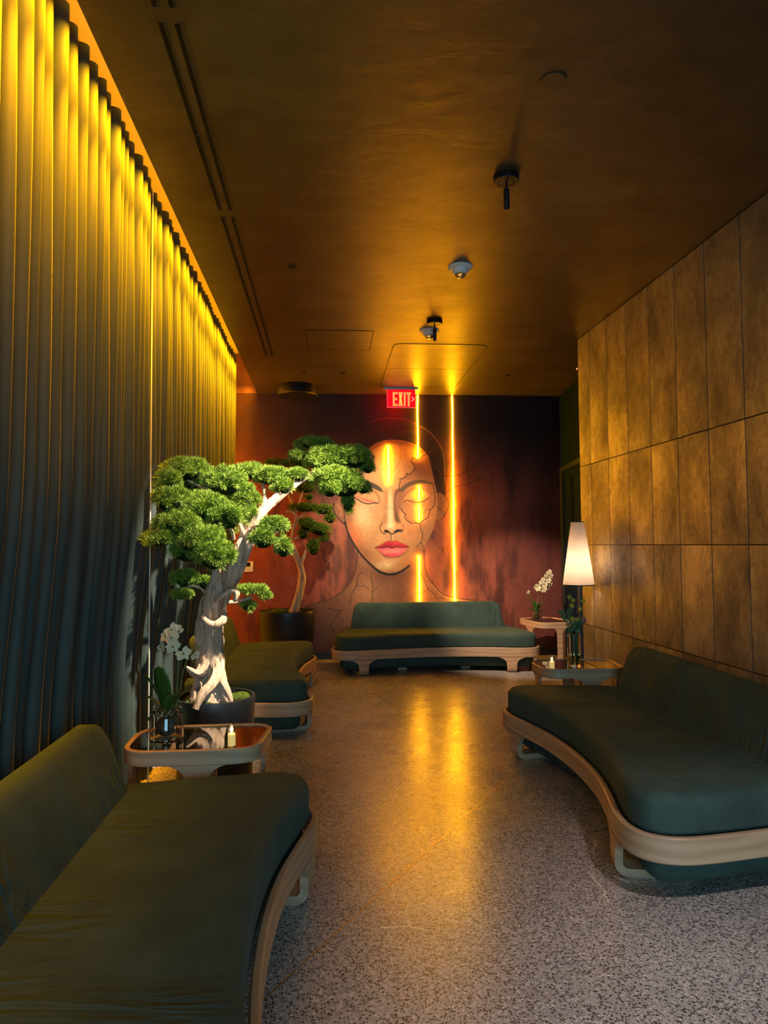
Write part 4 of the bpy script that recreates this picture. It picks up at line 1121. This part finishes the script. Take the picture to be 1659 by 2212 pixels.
o = bpy.data.objects.new('exit_sign_glow', l); COL.objects.link(o); o.parent = ex; o.location = (-0.03, 0.10, -0.09)

# ================================================================== CEILING FITTINGS
def ceil_spot(label, loc):
    t = thing('ceiling_spotlight', label, 'spotlight', loc)
    MB().lathe([(0, -0.0005), (0.063, -0.0005), (0.065, -0.004), (0.065, -0.03), (0.062, -0.034), (0.045, -0.034), (0.044, -0.030), (0.04, -0.034), (0, -0.034)], n=48).build('canopy', M['black'], t, angle=30)
    MB().cyl((0, 0, -0.03), (0, 0, -0.075), 0.006, n=14).build('stem', M['black'], t)
    MB().lathe([(0, -0.07), (0.012, -0.07), (0.015, -0.074), (0.015, -0.168), (0.013, -0.172), (0.011, -0.165), (0, -0.165)], n=28).build('lamp_head', M['black'], t, angle=30)
    return t
ceil_spot('nearer black ceiling spotlight with a slim hanging cylinder', (0.925, 3.50, ZC))
ceil_spot('farther black ceiling spotlight, just before a smoke detector', (0.913, 5.86, ZC))
def smoke(label, loc, s=1.0):
    t = thing('smoke_detector', label, 'smoke detector', loc)
    MB().lathe([(0, -0.0005), (0.085*s, -0.0005), (0.085*s, -0.008), (0.078*s, -0.014), (0.056*s, -0.020), (0.05*s, -0.048), (0.046*s, -0.052), (0, -0.052)], n=48).build('housing', M['white_plastic'], t, angle=30)
    MB().lathe([(0, -0.051), (0.04*s, -0.0525), (0.04*s, -0.06), (0.03*s, -0.072), (0.012*s, -0.080), (0, -0.081)], n=32).build('clear_strobe', M['glass'], t, angle=35)
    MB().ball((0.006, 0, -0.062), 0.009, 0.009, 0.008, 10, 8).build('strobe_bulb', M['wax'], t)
    return t
smoke('white smoke detector between the two black ceiling spotlights', (0.913, 4.70, ZC))
sm2 = smoke('white smoke detector with small red marks, partly behind the farther black spotlight', (0.905, 6.13, ZC))
MB().box(-0.045, -0.035, -0.0816, -0.0780, -0.0105, -0.003).box(-0.028, -0.018, -0.0852, -0.081, -0.0105, -0.003).build('red_mark', simple('red_print', (0.6, 0.05, 0.03), 0.5), sm2, smooth=False)
t = thing('ceiling_cover_disc', 'flat round cover disc painted like the ceiling, upper right', 'cover plate', (0.927, 2.75, ZC))
MB().lathe([(0, -0.0005), (0.052, -0.0005), (0.054, -0.005), (0.050, -0.008), (0, -0.0085)], n=48).build('disc', M['ceiling'], t, angle=35)
def dl(name, label, loc, r=0.028):
    t = thing(name, label, 'downlight', loc)
    MB().lathe([(r, -0.0005), (r*1.22, -0.0005), (r*1.22, -0.004), (r, -0.005), (r*0.98, -0.0005)], n=32).build('trim_ring', M['slotedge'], t, angle=35)
    MB().lathe([(0, -0.0015), (r*0.98, -0.0015), (r*0.9, -0.002), (0, -0.002)], n=28).build('aperture', M['slot'], t)
dl('recessed_downlight', 'small dark recessed downlight nearest the viewer, left half of the ceiling', (-0.225, 4.76, ZC))
dl('recessed_downlight', 'leftmost small dark downlight of the row near the mural', (-0.241, 7.72, ZC), 0.024)
dl('recessed_downlight', 'small downlight left of the ceiling hatch near the mural', (0.184, 7.73, ZC))
dl('recessed_downlight', 'rightmost small downlight of the row near the mural', (2.03, 7.75, ZC), 0.026)
t = thing('ceiling_fixture', 'shallow black round fixture on the ceiling in the far left corner', 'ceiling fixture', (-0.34, 8.42, ZC))
MB().lathe([(0, -0.0005), (0.235, -0.0005), (0.24, -0.01), (0.24, -0.10), (0.225, -0.118), (0, -0.12)], n=56).build('drum', M['black'], t, angle=35)
MB().lathe([(0.236, -0.104), (0.243, -0.108), (0.236, -0.114), (0.23, -0.11), (0.236, -0.104)], n=56).build('rim', M['slotedge'], t)

def diffuser(y0, y1, joints, label):
    t = thing('linear_air_diffuser', label, 'air vent', (-0.558, (y0+y1)/2, ZC)); yc = (y0+y1)/2
    for x in (-0.028, 0.028):
        ys = [y0]+list(joints)+[y1]
        for a_, b2 in zip(ys[:-1], ys[1:]):
            MB().box(x-0.014, x+0.004, a_+0.008-yc, b2-0.008-yc, -0.0022, -0.0006).build('slot', M['slot'], t, smooth=False)
            MB().box(x+0.0045, x+0.0085, a_+0.008-yc, b2-0.008-yc, -0.006, -0.0006).build('blade', M['slotedge'], t, smooth=False)
    MB().box(-0.047, -0.044, y0-yc, y1-yc, -0.004, -0.0006).box(0.044, 0.047, y0-yc, y1-yc, -0.004, -0.0006).build('frame', M['ceiling'], t, smooth=False)
diffuser(1.9, 2.465, [], 'end of a black slot air diffuser at the top edge of the photo')
diffuser(2.53, 3.98, [3.247], 'nearer long black twin-slot air diffuser on the left of the ceiling')
diffuser(4.055, 7.07, [4.775, 5.565], 'farther, longer black twin-slot air diffuser on the left of the ceiling')

def hatch(x0, x1, y0, y1, seam, label, r):
    t = thing('ceiling_access_panel', label, 'access panel', ((x0+x1)/2, (y0+y1)/2, ZC)); cx_, cy_ = (x0+x1)/2, (y0+y1)/2
    ol = resample(np.array(round_poly([(x0-cx_, y0-cy_), (x1-cx_, y0-cy_), (x1-cx_, y1-cy_), (x0-cx_, y1-cy_)], r, 6)), 160)
    MB().slab(ol, -0.003, -0.0004, 0.0006, 1).build('panel', M['ceiling'], t, angle=30)
    band_mesh(ol, -0.006, 0.0015, -0.0036, -0.0004, 0.0004).build('gap', M['slot'], t, angle=30)
    if seam is not None: MB().box(x0-cx_+0.004, x1-cx_-0.004, seam-cy_-0.003, seam-cy_+0.003, -0.0038, -0.0028).build('seam', M['slot'], t, smooth=False)
hatch(0.635, 1.545, 6.56, 8.37, 7.50, 'large rounded ceiling hatch with a cross seam, above the exit sign', 0.09)
hatch(-0.18, 0.42, 6.18, 6.80, None, 'small square ceiling hatch left of the large rounded one', 0.01)

# thermostat and switch on the far wall
t = thing('wall_thermostat', 'small pale wall control with a dark screen, left on the mural wall', 'thermostat', (-0.96, YB-0.0058, 1.145))
MB().bbox(-0.062, 0.062, -0.018, 0, -0.065, 0.062, 0.003).build('case', M['white_plastic'], t)
MB().box(-0.032, 0.028, -0.0195, -0.0183, 0.0, 0.052).build('screen', M['slot'], t, smooth=False)
t = thing('wall_sensor', 'tiny glowing orange dot on the far upper edge of the bronze wall', 'sensor', (2.3215, 6.36, 3.02))
MB().ball((0, 0, 0), 0.007, 0.007, 0.009, 12, 8).build('sensor_dome', emit('orange_indicator', (1.0, 0.4, 0.15), 1.2), t)

# ================================================================== BONSAI TREES
def plant_pot(label, loc, r, h, taper, moss_n, seed, lip=0.018):
    t = thing('plant_pot', label, 'pot', loc)
    p = [(0, 0.0), (r*taper, 0.0), (r*(taper+0.02), 0.01), (r*0.985, h-0.06), (r, h-0.01), (r-0.003, h), (r-lip, h), (r-lip, h-0.06), (r-lip-0.003, h-0.075)]
    MB().lathe(p, n=72).build('pot_body', M['pot'], t, angle=35)
    rs = random.Random(seed); mb = MB(); n = 28
    vs = [(0, 0, h-0.03)]; fs = []
    for i in range(1, 9):
        for k in range(n):
            a_ = 2*PI*k/n; rr = (r-lip-0.001)*i/8; vs.append((rr*math.cos(a_), rr*math.sin(a_), h-0.045+0.02*(1-i/8)+rs.uniform(-0.006, 0.006)))
    for k in range(n): fs.append((0, 1+k, 1+(k+1) % n))
    for i in range(7):
        for k in range(n): a_ = 1+i*n+k; b2 = 1+i*n+(k+1) % n; fs.append((a_, a_+n, b2+n, b2))
    mb.add(vs, fs); mb.build('soil', M['soil'], t)
    for k in range(moss_n):
        a_ = rs.uniform(0, 2*PI); rr = rs.uniform(0.35, 0.72)*r; s = rs.uniform(0.04, 0.075)*(r/0.22)
        mb = MB(); mb.ball((rr*math.cos(a_), rr*math.sin(a_), h-0.035), s, s*0.8, s*0.62, 16, 10)
        mb.v = [(x+rs.uniform(-.003, .003), y+rs.uniform(-.003, .003), z+rs.uniform(-.003, .003)) for x, y, z in mb.v]
        mb.build('moss_mound', M['moss'], t)
    return t

def woody(paths, root, twist=9.0, seed=1, rough=1.0, nr=44):
    rs = np.random.RandomState(seed)
    for name, pts in paths.items():
        P = catmull([p[:3] for p in pts], 12 if name == 'trunk' else 8, False); Rr = catmull([(p[3],) for p in pts], 12 if name == 'trunk' else 8, False)
        n = nr if pts[0][3] > 0.03 else 14
        mb = MB(); P = [Vector(p) for p in P]; L = 0
        t0 = (P[1]-P[0]).normalized(); up = Vector((1, 0, 0)); u = (up - t0*up.dot(t0)).normalized()
        ph = rs.uniform(0, 6.28, 8)
        for i, p in enumerate(P):
            t = (P[min(i+1, len(P)-1)]-P[max(i-1, 0)]).normalized(); u = (u-t*u.dot(t)).normalized(); w = t.cross(u)
            if i: L += (P[i]-P[i-1]).length
            for k in range(n):
                a_ = 2*PI*k/n; q = a_ + L*twist*0.45
                g = 0.10*math.sin(3*q+ph[0]) + 0.075*math.sin(7*q+ph[1]+2*math.sin(5*L)) + 0.055*abs(math.sin(6.5*q+ph[2]+3*L))*2-0.055 + 0.04*math.sin(17*q+ph[3]+6*math.sin(9*L)) + 0.06*math.sin(14*L+ph[4]+2*a_)
                flat = 1.0
                rr = float(Rr[i][0])*(1+g*rough*(1.0 if n > 20 else 0.6))*0.94
                if name == 'trunk' and i < 10: rr *= 1+0.10*(10-i)/10*max(0, math.sin(4*a_+1))
                v = p+(u*math.cos(a_)+w*math.sin(a_))*rr; mb.v.append(tuple(v))
        for i in range(len(P)-1):
            for k in range(n):
                a_ = i*n+k; b2 = i*n+(k+1) % n; mb.f.append((a_, b2, b2+n, a_+n))
        mb.f.append(tuple(range(n))[::-1]); mb.f.append(tuple((len(P)-1)*n+k for k in range(n)))
        nm = {'trunk': 'trunk', 'stem2': 'second_trunk', 'snag': 'snag', 'collar': 'trunk'}.get(name, 'root' if name.startswith('root') else 'branch')
        if name == 'collar': nm = 'burl'
        mb.build(nm, M['bark'], root, angle=75)

def pad_mesh(c, rx, ry, rz, rs, tuft=0.030, needle=0.036, nn=70, dens=1.0, wd=0.0013):
    """a cushion of juniper foliage: rosettes of fine needles set over a lumpy cushion"""
    c = np.array(c)
    area = 4*PI*(((rx*ry)**1.6+(rx*rz)**1.6+(ry*rz)**1.6)/3)**(1/1.6)
    n = max(10, int(area/(tuft*tuft)*0.8*dens))
    d = rs.normal(size=(n, 3)); d[:, 2] = np.where(d[:, 2] < -0.35, -d[:, 2], d[:, 2]); d /= np.linalg.norm(d, axis=1)[:, None]
    rad = rs.uniform(0.72, 1.12, n)
    base = c + d*np.array([rx, ry, rz])*rad[:, None] - d*needle*0.6
    ax = d*np.array([1/rx, 1/ry, 1/rz]); ax /= np.linalg.norm(ax, axis=1)[:, None]
    ax = ax + rs.normal(size=(n, 3))*0.25 + np.array([0, -0.1, 0.35]); ax /= np.linalg.norm(ax, axis=1)[:, None]
    L = needle*rs.uniform(0.75, 1.2, n)
    nd = rs.normal(size=(n, nn, 3)); nd /= np.linalg.norm(nd, axis=2)[:, :, None]
    dirs = ax[:, None, :]*0.75 + nd; dirs /= np.linalg.norm(dirs, axis=2)[:, :, None]
    side = np.cross(dirs, rs.normal(size=(n, nn, 3))); side /= np.linalg.norm(side, axis=2)[:, :, None]+1e-9
    B0 = base[:, None, :] + dirs*0.003
    tip = B0 + dirs*(L[:, None, None]*rs.uniform(0.8, 1.05, (n, nn, 1)))
    mid = B0*0.35+tip*0.65
    return np.stack([B0, mid+side*wd, tip, mid-side*wd], 2).reshape(-1, 3)
def add_pad(root, org, pad, rs, mat, **kw):
    x, y, z, rx, rz = pad
    ry = kw.pop('ry', None) or min(rx*0.85, 0.12)
    V = pad_mesh((x-org[0], y-org[1], z-org[2]), rx, ry, rz, rs, **kw); nq = len(V)//4
    me = bpy.data.meshes.new('foliage_pad')
    # dark twiggy heart of the pad
    mb = MB(); mb.ball((x-org[0], y-org[1], z-org[2]-rz*0.1), rx*0.62, ry*0.62, rz*0.55, 14, 9)
    allv = np.vstack([V, np.array(mb.v)])
    me.vertices.add(len(allv)); me.vertices.foreach_set('co', allv.astype(np.float32).ravel())
    bf = [[i+4*nq for i in f] for f in mb.f]
    nf = nq+len(bf)
    me.loops.add(nf*4); li = np.concatenate([np.arange(4*nq), np.array(bf).ravel()]).astype(np.int32)
    me.loops.foreach_set('vertex_index', li)
    me.polygons.add(nf); me.polygons.foreach_set('loop_start', (np.arange(nf)*4).astype(np.int32))
    mi = np.zeros(nf, np.int32); mi[nq:] = 1; me.polygons.foreach_set('material_index', mi)
    me.update(calc_edges=True)
    me.materials.append(mat); me.materials.append(M['twig'])
    o = bpy.data.objects.new('foliage_pad', me); COL.objects.link(o); o.parent = root
    return o
PADS1= [(-0.831, 4.25, 1.841, 0.134, 0.077), (-0.888, 4.05, 1.758, 0.076, 0.073), (-0.782, 4.35, 1.762, 0.151, 0.079), (-0.852, 4.0, 1.643, 0.106, 0.082), (-0.602, 4.25, 1.767, 0.13, 0.094), (-0.5, 4.3, 1.66, 0.093, 0.117), (-0.439, 4.25, 1.561, 0.049, 0.066), (-0.697, 4.1, 1.609, 0.135, 0.095), (-0.808, 3.95, 1.513, 0.119, 0.081), (-0.895, 3.9, 1.435, 0.093, 0.05), (-0.56, 4.05, 1.554, 0.108, 0.084), (-0.708, 3.95, 1.429, 0.145, 0.091), (-0.601, 3.9, 1.336, 0.109, 0.09), (-0.767, 4.0, 1.361, 0.101, 0.066), (-0.818, 4.2, 1.206, 0.079, 0.053), (-0.826, 4.15, 1.119, 0.068, 0.034), (-0.707, 4.2, 1.179, 0.042, 0.043), (-0.48, 4.5, 1.856, 0.104, 0.058), (-0.343, 4.4, 1.817, 0.108, 0.063), (-0.274, 4.35, 1.747, 0.067, 0.057), (-0.181, 4.4, 1.829, 0.063, 0.046), (-0.301, 4.1, 1.515, 0.089, 0.053), (-0.359, 4.05, 1.435, 0.073, 0.073), (-0.245, 4.05, 1.382, 0.047, 0.068), (-0.076, 4.65, 2.06, 0.115, 0.043), (-0.18, 4.6, 1.977, 0.077, 0.036), (0.029, 4.55, 1.972, 0.143, 0.06), (-0.03, 4.5, 1.921, 0.103, 0.053), (0.175, 4.5, 1.945, 0.118, 0.083), (0.263, 4.5, 1.892, 0.05, 0.053), (0.027, 4.4, 1.809, 0.115, 0.075), (0.114, 4.45, 1.77, 0.14, 0.099), (0.018, 4.35, 1.739, 0.068, 0.063), (0.134, 4.45, 1.653, 0.044, 0.07), (0.231, 4.45, 1.746, 0.047, 0.035), (-0.465, 4.5, 1.122, 0.097, 0.032), (-0.379, 4.5, 1.083, 0.04, 0.029), (-0.493, 4.5, 1.022, 0.046, 0.04)]
PADS2= [(-0.354, 8.35, 2.35, 0.243, 0.055), (-0.6, 8.4, 2.371, 0.152, 0.049), (-0.248, 8.4, 2.071, 0.141, 0.088), (-0.203, 8.3, 1.954, 0.054, 0.043), (-0.247, 8.35, 1.833, 0.184, 0.065), (-0.031, 8.3, 1.808, 0.119, 0.076), (0.044, 8.3, 1.71, 0.075, 0.087), (-0.235, 8.3, 1.631, 0.107, 0.097), (-0.085, 8.3, 1.576, 0.14, 0.097), (-0.15, 8.3, 1.361, 0.091, 0.118), (-0.273, 8.3, 1.523, 0.075, 0.075), (-0.032, 8.3, 1.468, 0.075, 0.054)]
TR1={
 'trunk':[(-0.675, 4.24, 0.47, 0.125), (-0.678, 4.24, 0.545, 0.100), (-0.686, 4.25, 0.643, 0.078), (-0.692, 4.25, 0.736, 0.078), (-0.687, 4.25, 0.83, 0.0859), (-0.688, 4.25, 0.911, 0.0804), (-0.677, 4.25, 0.978, 0.0721), (-0.656, 4.25, 1.059, 0.0749), (-0.614, 4.25, 1.153, 0.0665), (-0.552, 4.25, 1.261, 0.061), (-0.501, 4.25, 1.37, 0.0527), (-0.458, 4.25, 1.465, 0.0471), (-0.41, 4.25, 1.566, 0.036), (-0.354, 4.3, 1.64, 0.0309), (-0.269, 4.35, 1.719, 0.0255), (-0.159, 4.42, 1.802, 0.0202), (-0.016, 4.5, 1.886, 0.0147), (0.087, 4.5, 1.907, 0.0088)],
 'stem2':[(-0.68, 4.2, 0.97, 0.0603), (-0.646, 4.15, 1.12, 0.0541), (-0.621, 4.1, 1.214, 0.0321), (-0.619, 4.05, 1.307, 0.0211), (-0.641, 4.0, 1.385, 0.013), (-0.705, 4.0, 1.437, 0.0078)],
 'snag':[(-0.651, 4.15, 1.08, 0.0271), (-0.587, 4.1, 1.12, 0.0214), (-0.54, 4.1, 1.145, 0.0201), (-0.512, 4.1, 1.135, 0.0187), (-0.517, 4.1, 1.098, 0.016), (-0.532, 4.1, 1.09, 0.008)],
 'root1':[(-0.68, 4.24, 0.80, 0.05), (-0.70, 4.20, 0.72, 0.042), (-0.735, 4.15, 0.675, 0.026), (-0.775, 4.12, 0.705, 0.014), (-0.79, 4.11, 0.722, 0.005)],
 'root2':[(-0.65, 4.24, 0.80, 0.05), (-0.625, 4.18, 0.70, 0.036), (-0.645, 4.11, 0.63, 0.029), (-0.695, 4.06, 0.575, 0.023), (-0.728, 4.04, 0.50, 0.016)],
 'root3':[(-0.67, 4.24, 0.78, 0.06), (-0.62, 4.19, 0.64, 0.045), (-0.575, 4.17, 0.54, 0.030), (-0.55, 4.15, 0.48, 0.016)],
 'collar':[(-0.711, 4.15, 1.002, 0.0217), (-0.674, 4.1, 0.967, 0.0241), (-0.63, 4.1, 0.954, 0.0241), (-0.589, 4.12, 0.982, 0.0242), (-0.596, 4.15, 1.027, 0.0189)],
 'b1':[(-0.48, 4.25, 1.424, 0.0194), (-0.501, 4.2, 1.505, 0.0164), (-0.523, 4.2, 1.573, 0.011), (-0.555, 4.2, 1.627, 0.0082)],
 'b2':[(-0.541, 4.2, 1.438, 0.011), (-0.561, 4.15, 1.504, 0.0108), (-0.671, 4.1, 1.556, 0.008), (-0.781, 4.0, 1.578, 0.0065)],
 'b3':[(-0.373, 4.27, 1.622, 0.0195), (-0.375, 4.35, 1.705, 0.0142), (-0.391, 4.4, 1.78, 0.0115)],
 'b4':[(-0.641, 4.0, 1.385, 0.0157), (-0.708, 3.95, 1.437, 0.0103), (-0.816, 3.93, 1.475, 0.0077)],
 'b5':[(-0.434, 4.2, 1.505, 0.0137), (-0.345, 4.1, 1.515, 0.0094), (-0.276, 4.05, 1.474, 0.0066)],
 'b6':[(-0.626, 4.3, 1.068, 0.014), (-0.558, 4.45, 1.055, 0.0116), (-0.465, 4.5, 1.079, 0.0088)],
 'b7':[(-0.672, 4.2, 1.077, 0.0137), (-0.725, 4.2, 1.157, 0.011), (-0.804, 4.2, 1.172, 0.0082)],
 'b8':[(-0.523, 4.2, 1.573, 0.011), (-0.635, 4.2, 1.695, 0.011), (-0.777, 4.25, 1.767, 0.0083), (-0.844, 4.25, 1.808, 0.0069)],
}
TR2={
 'trunk':[(-0.399, 8.35, 0.611, 0.049), (-0.329, 8.35, 0.797, 0.0463), (-0.292, 8.35, 0.985, 0.0436), (-0.308, 8.35, 1.146, 0.0381), (-0.356, 8.35, 1.281, 0.0327), (-0.398, 8.35, 1.39, 0.0272), (-0.409, 8.35, 1.471, 0.0191), (-0.387, 8.35, 1.606, 0.0163), (-0.355, 8.35, 1.714, 0.0163), (-0.398, 8.35, 1.795, 0.0136), (-0.479, 8.35, 1.79, 0.0109)],
 'b1':[(-0.313, 8.35, 1.162, 0.0272), (-0.264, 8.35, 1.281, 0.0191), (-0.226, 8.35, 1.388, 0.0109)],
 'b2':[(-0.371, 8.35, 1.633, 0.0136), (-0.274, 8.35, 1.768, 0.0109), (-0.193, 8.35, 1.822, 0.0087)],
 'b3':[(-0.355, 8.35, 1.795, 0.0136), (-0.301, 8.35, 1.958, 0.0109), (-0.274, 8.35, 2.094, 0.0087), (-0.354, 8.35, 2.312, 0.0082)],
 'b4':[(-0.377, 8.35, 1.47, 0.0136), (-0.248, 8.35, 1.551, 0.0109), (-0.113, 8.35, 1.604, 0.0082)],
 'b5':[(-0.355, 8.35, 1.795, 0.012), (-0.489, 8.35, 2.094, 0.0109), (-0.57, 8.35, 2.322, 0.0082)],
}

org1 = (-0.685, 4.22, 0.47); org2 = (-0.42, 8.35, 0.60)
def shift(paths, org): return {k: [(p[0]-org[0], p[1]-org[1], p[2]-org[2], p[3]) for p in v] for k, v in paths.items()}
plant_pot('large matte black round pot holding the big bonsai, behind the left glass table', (-0.655, 4.27, 0), 0.232, 0.525, 0.90, 8, 3)
bz = thing('bonsai_tree', 'large bonsai with a twisted pale trunk and bright green foliage, lit by a spotlight', 'bonsai', org1)
woody(shift(TR1, org1), bz, seed=3)
rs = np.random.RandomState(9)
for p in PADS1: add_pad(bz, org1, (p[0], p[1], p[2], p[3]*1.08, p[4]*1.08), rs, M['needle'])
plant_pot('tall black planter in the far left corner holding the smaller bonsai', (-0.46, 8.30, 0), 0.325, 0.652, 0.86, 3, 5)
bz2 = thing('bonsai_tree', 'smaller olive-green bonsai on a slender curved trunk in the far planter', 'bonsai', org2)
woody(shift(TR2, org2), bz2, seed=5)
for p in PADS2: add_pad(bz2, org2, p, rs, M['needle2'], tuft=0.045, needle=0.045, nn=40, wd=0.0022)

# ================================================================== GROUPS OF LIKE THINGS
GROUPS = {'curved_sofa': 'curved green velvet sofas around the lounge', 'side_table': 'oak and smoked glass side tables', 'votive_candle': 'lit votive candles on the side tables',
          'glass_jar': 'glass jars holding orchids', 'orchid': 'white orchids on the side tables', 'ball_flower': 'yellow ball flowers in the tall vase', 'leafy_sprig': 'green sprigs in the tall vase',
          'protea_flower': 'pink blooms in the tall vase', 'led_strip_light': 'amber light strips on the mural', 'ceiling_spotlight': 'black ceiling spotlights', 'smoke_detector': 'white smoke detectors on the ceiling',
          'recessed_downlight': 'small recessed downlights in the ceiling', 'linear_air_diffuser': 'slot air diffusers along the ceiling', 'ceiling_access_panel': 'ceiling hatches', 'plant_pot': 'black bonsai pots',
          'bonsai_tree': 'bonsai trees by the curtain and mural', 'curtain': 'teal velvet curtains on the left'}
for o in list(COL.objects):
    if o.parent is None and o.get('label'):
        g = GROUPS.get(o.name.split('.')[0])
        if g: o['group'] = g
